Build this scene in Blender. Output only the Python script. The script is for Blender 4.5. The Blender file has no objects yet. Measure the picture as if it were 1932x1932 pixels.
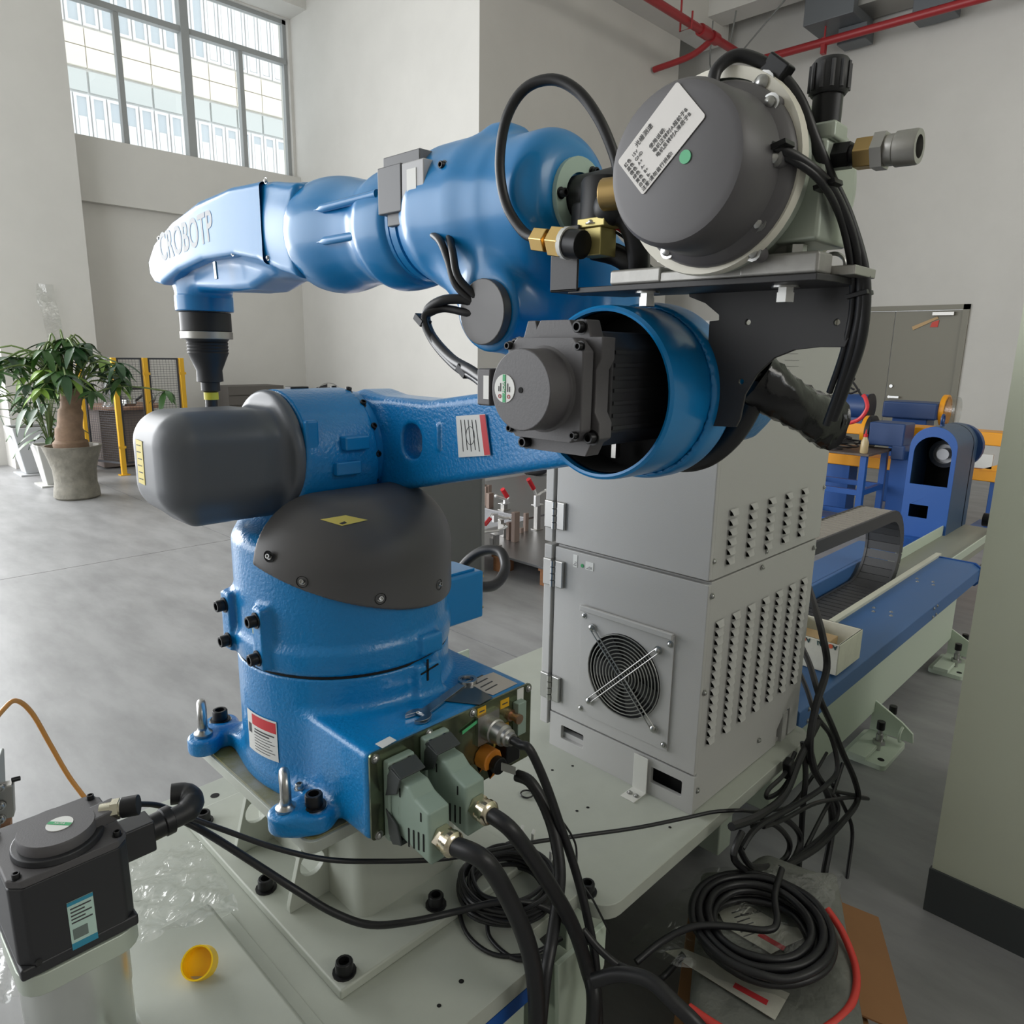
import bpy, bmesh, math, random
import numpy as np
from mathutils import Vector, Matrix
from mathutils.geometry import tessellate_polygon
random.seed(7)
S = bpy.context.scene
COL = S.collection
# ---------------------------------------------------------------- camera
YAW, PITCH, ROLL, FPX, EYE = math.radians(44.3), math.radians(12.5), math.radians(0.93), 1366.0, 1.6
_f = Vector((math.cos(YAW)*math.cos(PITCH), math.sin(YAW)*math.cos(PITCH), -math.sin(PITCH)))
_r0 = Vector((math.sin(YAW), -math.cos(YAW), 0)); _u0 = _r0.cross(_f)
_r = _r0*math.cos(ROLL) + _u0*math.sin(ROLL); _u = _u0*math.cos(ROLL) - _r0*math.sin(ROLL)
cam = bpy.data.cameras.new('camera'); camo = bpy.data.objects.new('camera', cam); COL.objects.link(camo)
cam.sensor_width = 36.0; cam.lens = 36.0*FPX/1932.0; cam.clip_start = .02; cam.clip_end = 200
camo.matrix_world = Matrix(((_r.x, _u.x, -_f.x, 0), (_r.y, _u.y, -_f.y, 0), (_r.z, _u.z, -_f.z, EYE), (0, 0, 0, 1)))
S.camera = camo
# ---------------------------------------------------------------- view and world
S.view_settings.view_transform = 'Standard'; S.view_settings.look = 'None'
S.view_settings.gamma = 1; S.view_settings.use_curve_mapping = False
S.view_settings.exposure = 0.0
S.cycles.use_denoising = True; S.cycles.max_bounces = 8; S.cycles.diffuse_bounces = 5
S.cycles.sample_clamp_indirect = 6.0
W = bpy.data.worlds.new('sky'); S.world = W; W.use_nodes = True
W.node_tree.nodes['Background'].inputs[0].default_value = (.93, .97, 1, 1)
W.node_tree.nodes['Background'].inputs[1].default_value = 1.7
def area(name, loc, direction, sx, sy, power, col=(1, 1, 1)):
    l = bpy.data.lights.new(name, 'AREA'); l.shape = 'RECTANGLE'; l.size = sx; l.size_y = sy; l.energy = power; l.color = col
    o = bpy.data.objects.new(name, l); COL.objects.link(o); o.location = loc
    d = Vector(direction).normalized(); o.rotation_euler = d.to_track_quat('-Z', 'Y').to_euler()
    return o
# daylight through the tall opening of the window wall at left and the doorway in the left wall; added fill lamp behind the camera brightens the far walls
area('daylight_tall_opening', (-.95, 11.7, 2.9), (.12, -1, -.06), 5.0, 5.2, 760, (.98, .99, 1))
area('daylight_doorway', (-3.9, 6.0, 2.9), (1, 0, -.1), 6.0, 4.6, 240, (.97, .985, 1))
area('fill_behind_camera', (4.5, -6.5, 5.6), (.1, 1, .15), 7.6, 2.6, 230, (1, .95, .84))
# ---------------------------------------------------------------- helpers
def at(px, py, ax, val):                       # the point of a photograph pixel on a plane of the room
    d = _f + _r*((px-966)/FPX) - _u*((py-966)/FPX); o = Vector((0, 0, EYE)); i = 'xyz'.index(ax)
    return o + d*((val-o[i])/d[i])
def V(*a): return Vector(a)
MATS = {}
def mat(name, col, rough=.5, metal=0, bump=0, bscale=60, coat=0, var=0, vscale=6, col2=None, spec=.5, alpha=None, trans=0, detail=4, bdist=.002, emit=None, stretch=None):
    if name in MATS: return MATS[name]
    m = bpy.data.materials.new(name); m.use_nodes = True; nt = m.node_tree; b = nt.nodes['Principled BSDF']
    b.inputs['Base Color'].default_value = (*col, 1); b.inputs['Roughness'].default_value = rough; b.inputs['Metallic'].default_value = metal
    b.inputs['Coat Weight'].default_value = coat; b.inputs['Coat Roughness'].default_value = .12
    b.inputs['Specular IOR Level'].default_value = spec
    if trans: b.inputs['Transmission Weight'].default_value = trans
    if alpha is not None: b.inputs['Alpha'].default_value = alpha
    if emit: b.inputs['Emission Color'].default_value = (*emit[:3], 1); b.inputs['Emission Strength'].default_value = emit[3]
    tc = None
    def coords():
        nonlocal tc
        if tc is None:
            t = nt.nodes.new('ShaderNodeTexCoord'); tc = t.outputs['Object']
            if stretch:
                mp = nt.nodes.new('ShaderNodeMapping'); mp.inputs['Scale'].default_value = stretch
                nt.links.new(tc, mp.inputs[0]); tc = mp.outputs[0]
        return tc
    if var:
        n = nt.nodes.new('ShaderNodeTexNoise'); n.inputs['Scale'].default_value = vscale; n.inputs['Detail'].default_value = 6; n.inputs['Roughness'].default_value = .62
        nt.links.new(coords(), n.inputs['Vector'])
        r = nt.nodes.new('ShaderNodeValToRGB'); c2 = col2 or tuple(c*(1-var) for c in col)
        r.color_ramp.elements[0].position = .36; r.color_ramp.elements[1].position = .64
        r.color_ramp.elements[0].color = (*c2, 1); r.color_ramp.elements[1].color = (*col, 1)
        nt.links.new(n.outputs['Fac'], r.inputs['Fac']); nt.links.new(r.outputs['Color'], b.inputs['Base Color'])
    if bump:
        n = nt.nodes.new('ShaderNodeTexNoise'); n.inputs['Scale'].default_value = bscale; n.inputs['Detail'].default_value = detail
        nt.links.new(coords(), n.inputs['Vector'])
        bp = nt.nodes.new('ShaderNodeBump'); bp.inputs['Strength'].default_value = bump; bp.inputs['Distance'].default_value = bdist
        nt.links.new(n.outputs['Fac'], bp.inputs['Height']); nt.links.new(bp.outputs['Normal'], b.inputs['Normal'])
    MATS[name] = m
    return m
def srgb(r, g, b): return tuple(((c/255+.055)/1.055)**2.4 if c > 10 else c/255/12.92 for c in (r, g, b))
OFF = {}
def tagit(o, label=None, cat=None, group=None, kind=None):
    if label: o['label'] = label
    if cat: o['category'] = cat
    if group: o['group'] = group
    if kind: o['kind'] = kind
    return o
def thing(name, label, cat, loc=(0, 0, 0), rz=0, group=None):
    o = bpy.data.objects.new(name, None); COL.objects.link(o); o.location = loc; o.rotation_euler = (0, 0, rz); o.empty_display_size = .05
    OFF[o.name] = Vector(loc)
    return tagit(o, label, cat, group)
def link(o, parent):
    COL.objects.link(o)
    if parent is not None: o.parent = parent; OFF[o.name] = OFF.get(parent.name, Vector())
    return o
def basis(d):
    d = Vector(d).normalized(); a = Vector((0, 0, 1)) if abs(d.z) < .9 else Vector((1, 0, 0))
    u = a.cross(d).normalized(); return u, d.cross(u), d
def smooth_path(pts, k=6, closed=False):
    P = [Vector(p) for p in pts]; n = len(P); out = []
    if n < 3: return P
    for i in range(n if closed else n-1):
        if closed: p0, p1, p2, p3 = P[i-1], P[i], P[(i+1) % n], P[(i+2) % n]
        else: p0, p1, p2, p3 = P[max(i-1, 0)], P[i], P[i+1], P[min(i+2, n-1)]
        for j in range(k):
            t = j/k
            out.append(.5*((2*p1)+(p2-p0)*t+(2*p0-5*p1+4*p2-p3)*t*t+(3*p1-p0-3*p2+p3)*t**3))
    if not closed: out.append(P[-1])
    return out
class MB:
    def __init__(s): s.v = []; s.f = []; s.mi = []; s.m = 0
    def add(s, vs, fs):
        n = len(s.v); s.v += [Vector(p) for p in vs]; s.f += [tuple(i+n for i in f) for f in fs]; s.mi += [s.m]*len(fs); return s
    def box(s, x0, x1, y0, y1, z0, z1):
        return s.add([(x0, y0, z0), (x1, y0, z0), (x1, y1, z0), (x0, y1, z0), (x0, y0, z1), (x1, y0, z1), (x1, y1, z1), (x0, y1, z1)],
                     [(3, 2, 1, 0), (4, 5, 6, 7), (0, 1, 5, 4), (1, 2, 6, 5), (2, 3, 7, 6), (3, 0, 4, 7)])
    def obox(s, c, u, v, w, a, b, d):          # centre, three axes, three half sizes
        c, u, v, w = Vector(c), Vector(u).normalized()*a, Vector(v).normalized()*b, Vector(w).normalized()*d
        if u.cross(v).dot(w) < 0: w = -w
        return s.add([c-u-v-w, c+u-v-w, c+u+v-w, c-u+v-w, c-u-v+w, c+u-v+w, c+u+v+w, c-u+v+w],
                     [(3, 2, 1, 0), (4, 5, 6, 7), (0, 1, 5, 4), (1, 2, 6, 5), (2, 3, 7, 6), (3, 0, 4, 7)])
    def lathe(s, prof, o, axis, n=24, caps=True):   # prof: (radius, height along axis)
        u, v, w = basis(axis); o = Vector(o); vs = []; fs = []
        for r, h in prof:
            for i in range(n):
                a = 2*math.pi*i/n; vs.append(o+w*h+(u*math.cos(a)+v*math.sin(a))*r)
        for k in range(len(prof)-1):
            for i in range(n):
                j = (i+1) % n; fs.append((k*n+i, k*n+j, (k+1)*n+j, (k+1)*n+i))
        if caps:
            fs.append(tuple(reversed(range(n)))); fs.append(tuple(range((len(prof)-1)*n, len(prof)*n)))
        return s.add(vs, fs)
    def cyl(s, p0, p1, r, r1=None, n=20, caps=True):
        p0, p1 = Vector(p0), Vector(p1)
        return s.lathe([(r, 0), (r if r1 is None else r1, (p1-p0).length)], p0, p1-p0, n, caps)
    def tube(s, pts, r, n=10, k=6, closed=False, sm=True):
        P = smooth_path(pts, k, closed) if sm else [Vector(p) for p in pts]
        m = len(P); R = r if isinstance(r, (list, tuple)) else None
        t = [(P[(i+1) % m]-P[i-1]) if closed else (P[min(i+1, m-1)]-P[max(i-1, 0)]) for i in range(m)]
        t = [x.normalized() if x.length > 1e-9 else Vector((0, 0, 1)) for x in t]
        u = basis(t[0])[0]; vs = []; fs = []
        for i in range(m):
            u = (u-t[i]*u.dot(t[i])); u = u.normalized() if u.length > 1e-6 else basis(t[i])[0]
            v = t[i].cross(u)
            rr = r if R is None else R[min(int(i/k), len(R)-1)]
            for j in range(n):
                a = 2*math.pi*j/n; vs.append(P[i]+(u*math.cos(a)+v*math.sin(a))*rr)
        for i in range(m if closed else m-1):
            for j in range(n):
                a, b = i*n, ((i+1) % m)*n
                fs.append((a+j, a+(j+1) % n, b+(j+1) % n, b+j))
        if not closed: fs.append(tuple(reversed(range(n)))); fs.append(tuple(range((m-1)*n, m*n)))
        return s.add(vs, fs)
    def prism(s, loops, o, u, v, d):           # loops of (a, b) in the plane o + a u + b v, pushed by vector d; further loops are holes
        if not isinstance(loops[0][0], (tuple, list)): loops = [loops]
        o, u, v, d = Vector(o), Vector(u), Vector(v), Vector(d)
        flip = u.cross(v).dot(d) < 0
        def sa(l): return sum(l[i-1][0]*l[i][1]-l[i][0]*l[i-1][1] for i in range(len(l)))
        L = []
        for k, l in enumerate(loops):
            l = list(l)
            if (sa(l) < 0) == (k == 0): l.reverse()
            L.append(l)
        flat = [p for l in L for p in l]; N = len(flat)
        tri = tessellate_polygon([[Vector((a, b, 0)) for a, b in l] for l in L])
        vs = [o+u*a+v*b for a, b in flat]; vs += [p+d for p in vs]; fs = []
        for t in tri:
            a, b, c = [flat[i] for i in t]
            if (b[0]-a[0])*(c[1]-a[1])-(b[1]-a[1])*(c[0]-a[0]) < 0: t = t[::-1]
            fs.append(tuple(i+N for i in t)); fs.append(tuple(t[::-1]))
        i0 = 0
        for l in L:
            n = len(l)
            for i in range(n): j = (i+1) % n; fs.append((i0+i, i0+j, i0+j+N, i0+i+N))
            i0 += n
        if flip: fs = [f[::-1] for f in fs]
        return s.add(vs, fs)
    def ball(s, c, rx, ry=None, rz=None, n=16, m=10):
        ry = ry or rx; rz = rz or rx; c = Vector(c); vs = [c-Vector((0, 0, rz))]; fs = []
        for i in range(1, m):
            t = math.pi*i/m-math.pi/2
            for j in range(n): a = 2*math.pi*j/n; vs.append(c+Vector((rx*math.cos(t)*math.cos(a), ry*math.cos(t)*math.sin(a), rz*math.sin(t))))
        vs.append(c+Vector((0, 0, rz))); T = len(vs)-1
        for j in range(n):
            k = (j+1) % n; fs.append((0, 1+k, 1+j)); fs.append((T, T-n+j, T-n+k))
            for i in range(m-2): fs.append((1+i*n+j, 1+i*n+k, 1+(i+1)*n+k, 1+(i+1)*n+j))
        return s.add(vs, fs)
    def hexa(s, p0, p1, r, rot=0):
        u, v, w = basis(Vector(p1)-Vector(p0)); h = (Vector(p1)-Vector(p0)).length
        return s.prism([(r*math.cos(rot+i*math.pi/3), r*math.sin(rot+i*math.pi/3)) for i in range(6)], p0, u, v, w*h)
    def mesh(s, name, mats, off=Vector(), smooth=38):
        me = bpy.data.meshes.new(name); me.from_pydata([tuple(p-off) for p in s.v], [], s.f)
        for m in (mats if isinstance(mats, (list, tuple)) else [mats]): me.materials.append(m)
        if any(s.mi): me.polygons.foreach_set('material_index', s.mi)
        if smooth:
            me.polygons.foreach_set('use_smooth', [True]*len(me.polygons)); me.set_sharp_from_angle(angle=math.radians(smooth))
        me.update(); return me
    def build(s, name, mats, parent=None, bevel=0, smooth=38, local=False, seg=2, label=None, kind=None):
        off = Vector() if (parent is None or local) else OFF.get(parent.name, Vector())
        o = bpy.data.objects.new(name, s.mesh(name, mats, off, smooth)); link(o, parent)
        if bevel: bev(o, bevel, seg)
        if label: o['label'] = label
        if kind: o['kind'] = kind
        return o
def bev(o, w, seg=2):
    b = o.modifiers.new('bevel', 'BEVEL'); b.width = w; b.segments = seg; b.limit_method = 'ANGLE'; b.angle_limit = math.radians(40); b.harden_normals = True
    return o
def put(me, name, pos, parent, z=(0, 0, 1), spin=0, scale=1, x=None):      # a copy that shares mesh data, its local Z turned to z
    o = bpy.data.objects.new(name, me); link(o, parent)
    if x is not None:
        w = Vector(z).normalized(); v = w.cross(Vector(x)).normalized(); u = v.cross(w)
    else: u, v, w = basis(z)
    R = Matrix((u, v, w)).transposed() @ Matrix.Rotation(spin, 3, 'Z')
    o.matrix_local = Matrix.LocRotScale(Vector(pos)-OFF.get(o.name, Vector()), R.to_quaternion(), Vector((scale,)*3) if not isinstance(scale, tuple) else Vector(scale))
    return o
def copy_tree(o, parent=None):
    c = o.copy(); COL.objects.link(c)
    if parent is not None: c.parent = parent
    for ch in list(o.children): copy_tree(ch, c)
    return c
def rrect(a0, a1, b0, b1, r, n=4):
    out = []
    for cx, cy, s0 in ((a1-r, b1-r, 0), (a0+r, b1-r, 90), (a0+r, b0+r, 180), (a1-r, b0+r, 270)):
        for i in range(n+1): t = math.radians(s0+90*i/n); out.append((cx+r*math.cos(t), cy+r*math.sin(t)))
    return out
def circ(ca, cb, r, n=20, a0=0, a1=360):
    return [(ca+r*math.cos(math.radians(a0+(a1-a0)*i/(n if a1-a0 == 360 else n-1))), cb+r*math.sin(math.radians(a0+(a1-a0)*i/(n if a1-a0 == 360 else n-1)))) for i in range(n)]
def text(s, size, pos, u, v, m, parent, name='lettering', depth=.0004, align='CENTER', shear=0, space=1.0, bold=0):
    c = bpy.data.curves.new(name, 'FONT'); c.body = s; c.size = size; c.align_x = align; c.align_y = 'CENTER'; c.extrude = depth; c.shear = shear; c.space_character = space; c.offset = bold
    c.resolution_u = 3
    t = bpy.data.objects.new(name+'_source', c); COL.objects.link(t)
    me = bpy.data.meshes.new_from_object(t.evaluated_get(bpy.context.evaluated_depsgraph_get())); me.name = name
    bpy.data.objects.remove(t); bpy.data.curves.remove(c)
    me.materials.clear(); me.materials.append(m)
    o = bpy.data.objects.new(name, me); link(o, parent)
    u = Vector(u).normalized(); w = u.cross(Vector(v)).normalized(); v = w.cross(u)
    o.matrix_local = Matrix.Translation(Vector(pos)-OFF.get(o.name, Vector())) @ Matrix((u, v, w)).transposed().to_4x4()
    return o
# ------------------------------------------------ signed distance shapes for castings
def sd_box(c, h, r=0):
    def f(p):
        q = [np.abs(p[i]-c[i])-(h[i]-r) for i in range(3)]
        return np.sqrt(sum(np.maximum(a, 0)**2 for a in q))+np.minimum(np.maximum(np.maximum(q[0], q[1]), q[2]), 0)-r
    return f
def sd_cyl(ax, c, rad, a0, a1, r=0):           # c: the two other coordinates in order
    o = [i for i in range(3) if i != ax]
    def f(p):
        d = np.sqrt((p[o[0]]-c[0])**2+(p[o[1]]-c[1])**2)-(rad-r); e = np.abs(p[ax]-(a0+a1)/2)-((a1-a0)/2-r)
        return np.sqrt(np.maximum(d, 0)**2+np.maximum(e, 0)**2)+np.minimum(np.maximum(d, e), 0)-r
    return f
def sd_cap(a, b, ra, rb=None):                 # capsule with two radii
    rb = ra if rb is None else rb; d = [b[i]-a[i] for i in range(3)]; L = sum(x*x for x in d)
    def f(p):
        t = np.clip(sum((p[i]-a[i])*d[i] for i in range(3))/L, 0, 1)
        return np.sqrt(sum((p[i]-a[i]-d[i]*t)**2 for i in range(3)))-(ra+(rb-ra)*t)
    return f
def sd_ell(c, r):
    def f(p):
        k0 = np.sqrt(sum(((p[i]-c[i])/r[i])**2 for i in range(3)))+1e-9; k1 = np.sqrt(sum(((p[i]-c[i])/r[i]**2)**2 for i in range(3)))+1e-9
        return k0*(k0-1)/k1
    return f
def sd_half(n, d):                             # inside where n.p < d
    l = math.sqrt(sum(x*x for x in n)); return lambda p: (sum(n[i]*p[i] for i in range(3))-d)/l
def sd_poly(ax, pts, a0, a1, r=0):             # a polygon in the two other axes, pushed along ax
    o = [i for i in range(3) if i != ax]
    def f(p):
        x, y = p[o[0]], p[o[1]]; d = np.full(np.broadcast(x, y).shape, 1e9); s = np.ones_like(d)
        n = len(pts)
        for i in range(n):
            ax_, ay_ = pts[i]; bx, by = pts[i-1]; ex, ey = bx-ax_, by-ay_; wx, wy = x-ax_, y-ay_
            t = np.clip((wx*ex+wy*ey)/(ex*ex+ey*ey+1e-12), 0, 1)
            d = np.minimum(d, (wx-ex*t)**2+(wy-ey*t)**2)
            c1, c2, c3 = y >= ay_, y < by, ex*wy > ey*wx
            s = np.where((c1 & c2 & c3) | (~c1 & ~c2 & ~c3), -s, s)
        d = s*np.sqrt(d)+r; e = np.abs(p[ax]-(a0+a1)/2)-((a1-a0)/2-r)
        return np.sqrt(np.maximum(d, 0)**2+np.maximum(e, 0)**2)+np.minimum(np.maximum(d, e), 0)-r
    return f
def smin(k, *fs):
    def g(p):
        a = fs[0](p)
        for f in fs[1:]:
            b = f(p); h = np.maximum(k-np.abs(a-b), 0)/k; a = np.minimum(a, b)-h*h*k*.25
        return a
    return g
def smax(k, *fs):
    def g(p):
        a = fs[0](p)
        for f in fs[1:]:
            b = f(p); h = np.maximum(k-np.abs(a-b), 0)/k; a = np.maximum(a, b)+h*h*k*.25
        return a
    return g
def neg(f): return lambda p: -f(p)
def cut(f, g, k=.003): return smax(k, f, neg(g))
def sdf_obj(name, f, lo, hi, h, m, parent, label=None):
    ax = [np.arange(lo[i], hi[i]+h, h) for i in range(3)]
    P = np.meshgrid(*ax, indexing='ij', sparse=True); val = f(P); val = np.broadcast_to(val, tuple(len(a) for a in ax))
    neg_ = val < 0; nx, ny, nz = val.shape
    cnt = np.zeros((nx-1, ny-1, nz-1), np.int8); num = np.zeros((nx-1, ny-1, nz-1), np.int16)
    corners = [(i, j, k) for i in (0, 1) for j in (0, 1) for k in (0, 1)]
    def sl(i, n): return slice(i, n-1+i)
    for i, j, k in corners: cnt += neg_[sl(i, nx), sl(j, ny), sl(k, nz)]
    act = (cnt > 0) & (cnt < 8); I = np.argwhere(act); ids = np.full(act.shape, -1, np.int64); ids[act] = np.arange(len(I))
    acc = np.zeros((len(I), 3)); w = np.zeros(len(I))
    for a in corners:
        for d in range(3):
            if a[d]: continue
            b = list(a); b[d] = 1
            va = val[I[:, 0]+a[0], I[:, 1]+a[1], I[:, 2]+a[2]]; vb = val[I[:, 0]+b[0], I[:, 1]+b[1], I[:, 2]+b[2]]
            x = (va < 0) != (vb < 0); t = np.where(x, va/(va-vb+1e-12), 0)
            q = np.array(a, float)[None, :]*np.ones((len(I), 1)); q[:, d] = t
            acc += q*x[:, None]; w += x
    v = np.array(lo)[None, :]+(I+acc/w[:, None])*h
    for _ in range(2):                          # pull the vertices onto the surface
        e = h*.25; p = [v[:, i] for i in range(3)]; c0 = f(p); g = np.stack([(f([p[j]+(e if j == i else 0) for j in range(3)])-f([p[j]-(e if j == i else 0) for j in range(3)]))/(2*e) for i in range(3)], 1)
        st = -(c0/(np.sum(g*g, 1)+1e-9))[:, None]*g; v = v+np.clip(st, -.5*h, .5*h)
    faces = []
    for d in range(3):
        o1, o2 = (d+1) % 3, (d+2) % 3
        s0 = [slice(None)]*3; s1 = [slice(None)]*3; s0[d] = slice(0, -1); s1[d] = slice(1, None)
        x = neg_[tuple(s0)] != neg_[tuple(s1)]; E = np.argwhere(x)
        E = E[(E[:, o1] > 0) & (E[:, o2] > 0) & (E[:, o1] < val.shape[o1]-1) & (E[:, o2] < val.shape[o2]-1)]
        ins = neg_[E[:, 0], E[:, 1], E[:, 2]]
        def cid(a, b):
            q = E.copy(); q[:, o1] -= a; q[:, o2] -= b; return ids[q[:, 0], q[:, 1], q[:, 2]]
        Q = np.stack([cid(1, 1), cid(0, 1), cid(0, 0), cid(1, 0)], 1); Q[~ins] = Q[~ins][:, ::-1]; faces.append(Q)
    Fc = np.concatenate(faces); off = OFF.get(parent.name, Vector()) if parent else Vector()
    v = v-np.array(off)[None, :]
    me = bpy.data.meshes.new(name); me.vertices.add(len(v)); me.vertices.foreach_set('co', v.ravel())
    me.loops.add(Fc.size); me.loops.foreach_set('vertex_index', Fc.ravel()); me.polygons.add(len(Fc))
    me.polygons.foreach_set('loop_start', np.arange(0, Fc.size, 4)); me.update(calc_edges=True); me.validate()
    me.polygons.foreach_set('use_smooth', [True]*len(me.polygons)); me.materials.append(m)
    o = bpy.data.objects.new(name, me); link(o, parent)
    if label: o['label'] = label
    return o
# ================================================================ materials
M_wall = mat('white_wall_paint', srgb(204, 202, 197), .8, bump=.08, bscale=35, var=.05, vscale=1.2)
M_ceil = mat('ceiling_paint', srgb(190, 190, 184), .85, var=.05, vscale=1)
M_conc = mat('polished_concrete', srgb(156, 156, 157), .42, bump=.12, bscale=9, var=.26, vscale=1.6, bdist=.004, stretch=(3.2, 1, 1))
M_joint = mat('joint_shadow_gap', srgb(60, 58, 56), .9)
M_pillar = mat('pale_green_wall_paint', srgb(208, 213, 194), .6, var=.04, vscale=2)
M_skirt = mat('dark_skirting_paint', srgb(66, 70, 72), .5)
M_alu = mat('grey_window_frame', srgb(150, 153, 153), .45)
M_door = mat('olive_grey_door_paint', srgb(124, 121, 108), .5)
M_red = mat('red_pipe_paint', srgb(150, 40, 44), .4)
M_duct = mat('galvanised_duct', srgb(104, 108, 112), .45, .35)
M_steel = mat('bright_zinc_steel', (.46, .46, .45), .30, 1)
M_steel2 = mat('brushed_steel', (.42, .41, .39), .42, 1, bump=.05, bscale=220)
M_black = mat('black_rubber', srgb(28, 28, 30), .5)
M_blackmetal = mat('black_painted_metal', srgb(44, 43, 45), .48, bump=.04, bscale=300)
M_bolt = mat('black_oxide_steel', srgb(30, 30, 32), .38, .35)
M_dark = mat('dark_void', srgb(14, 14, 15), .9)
M_yellow = mat('safety_yellow_paint', srgb(222, 170, 36), .42)
M_blue2 = mat('rail_blue_paint', srgb(62, 104, 158), .45)
M_blue3 = mat('machine_blue_paint', srgb(28, 82, 156), .42)
M_navy = mat('motor_navy_paint', srgb(36, 66, 116), .4)
M_mint = mat('pale_green_machine_paint', srgb(196, 208, 192), .42, bump=.06, bscale=60)
M_orange = mat('beam_orange_paint', srgb(240, 162, 22), .42)
M_white = mat('white_print', srgb(226, 224, 220), .5)
M_txt = mat('dark_ink', srgb(70, 70, 72), .6)
M_brass = mat('brass', (.72, .5, .2), .28, 1)
M_wood = mat('pale_wood', srgb(168, 116, 78), .65, var=.25, vscale=9, stretch=(1, 6, 6))
M_card = mat('brown_cardboard', srgb(150, 108, 70), .8, var=.08, vscale=5)
M_cable = mat('black_cable_sheath', srgb(26, 26, 29), .42)
def glassy(name, col, trans, rough):
    m = bpy.data.materials.new(name); m.use_nodes = True; nt = m.node_tree; nt.nodes.clear()
    o = nt.nodes.new('ShaderNodeOutputMaterial'); t = nt.nodes.new('ShaderNodeBsdfTransparent'); g = nt.nodes.new('ShaderNodeBsdfGlossy'); x = nt.nodes.new('ShaderNodeMixShader')
    t.inputs[0].default_value = (*col, 1); g.inputs['Roughness'].default_value = rough; x.inputs[0].default_value = trans
    if rough > .1:
        tc = nt.nodes.new('ShaderNodeTexCoord'); n = nt.nodes.new('ShaderNodeTexNoise'); n.inputs['Scale'].default_value = 26; n.inputs['Detail'].default_value = 3; n.inputs['Distortion'].default_value = .8
        b = nt.nodes.new('ShaderNodeBump'); b.inputs['Strength'].default_value = .7; b.inputs['Distance'].default_value = .01
        nt.links.new(tc.outputs['Object'], n.inputs['Vector']); nt.links.new(n.outputs['Fac'], b.inputs['Height']); nt.links.new(b.outputs['Normal'], g.inputs['Normal'])
    nt.links.new(t.outputs[0], x.inputs[1]); nt.links.new(g.outputs[0], x.inputs[2]); nt.links.new(x.outputs[0], o.inputs[0]); return m
M_pane = glassy('window_glass', (.97, .985, .98), .06, .0)
M_film = glassy('clear_plastic_film', (.93, .94, .93), .17, .22)
def struct(name, mb, m, bevel=0, parent=None):
    o = mb.build(name, m, parent, bevel)
    if parent is None: o['kind'] = 'structure'
    return o
# ================================================================ room
fl = struct('floor', MB().box(-4, 12.2, -6.6, 12, -.16, -.012), M_joint)
JX, JY = (-4, 2.62, 7.2, 12.2), (1.2, 5.87, 12)
MB().box(-4, 12.2, -6.6, 1.196, -.012, 0).build('slab', M_conc, fl, smooth=0)
for i in range(3):
    for j in range(2):
        MB().box(JX[i]+.004, JX[i+1]-.004, JY[j]+.004, JY[j+1]-.004, -.012, 0).build('slab', M_conc, fl, smooth=0)
struct('ceiling', MB().box(-4, 12.2, -6.6, 12, 7.6, 7.8), M_ceil)
wl = MB().box(-4, -3.5, 11.6, 11.9, 0, 7.6).box(1.6, 3.28, 11.6, 11.9, 0, 7.6).box(-3.5, 1.6, 11.6, 11.9, 0, .15).box(-3.5, 1.6, 11.6, 11.9, 5.6, 7.6).box(6.62, 6.9, 11.6, 11.9, 0, 7.6).box(3.28, 6.62, 11.6, 11.9, 0, 4.33).box(3.28, 6.62, 11.6, 11.9, 6.66, 7.6)
struct('wall_window', wl, M_wall)
struct('trim_1', MB().box(3.26, 6.67, 11.48, 11.6, 3.5, 4.33), M_wall)
struct('trim_2', MB().box(2.0, 6.67, 11.1, 11.6, 6.68, 7.6), M_wall)
struct('wall_left_pillar', MB().box(2.15, 3.26, 11.15, 11.6, 0, 7.6), M_wall)
struct('wall_back', MB().box(6.67, 11.04, 7.19, 11.9, 0, 7.6), M_wall)
struct('trim_3', MB().box(5.2, 11.7, 6.72, 7.19, 6.5, 7.6), M_wall)
struct('trim_4', MB().box(11.05, 11.5, -4, 7.19, 6.7, 7.6), M_wall)
wd = MB().box(12, 12.2, -6.6, 2.84, 0, 7.6).box(12, 12.2, 4.66, 12, 0, 7.6).box(12, 12.2, 2.84, 4.66, 2.31, 7.6)
struct('wall_door', wd, M_wall)
struct('wall_camera_side', MB().box(-4, 12.2, -6.8, -6.6, 0, 3.6).box(-4, .6, -6.8, -6.6, 3.6, 7.6).box(8.4, 12.2, -6.8, -6.6, 3.6, 7.6).box(.6, 8.4, -6.8, -6.6, 6.4, 7.6), M_wall)
struct('wall_left', MB().box(-4.1, -3.9, -6.6, -2.2, 0, 7.6).box(-4.1, -3.9, 2.4, 2.8, 0, 7.6).box(-4.1, -3.9, -2.2, 2.4, 0, 7.6).box(-4.1, -3.9, 2.8, 11.2, 5.6, 7.6).box(-4.1, -3.9, 11.2, 12, 0, 7.6), M_wall)
rp = struct('wall_right_pillar', MB().box(2.2, 3.1, -1.6, .40, 0, 7.6), M_pillar)
struct('baseboard_right', MB().box(2.192, 2.21, -1.6, .405, 0, .14), M_skirt)
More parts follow.
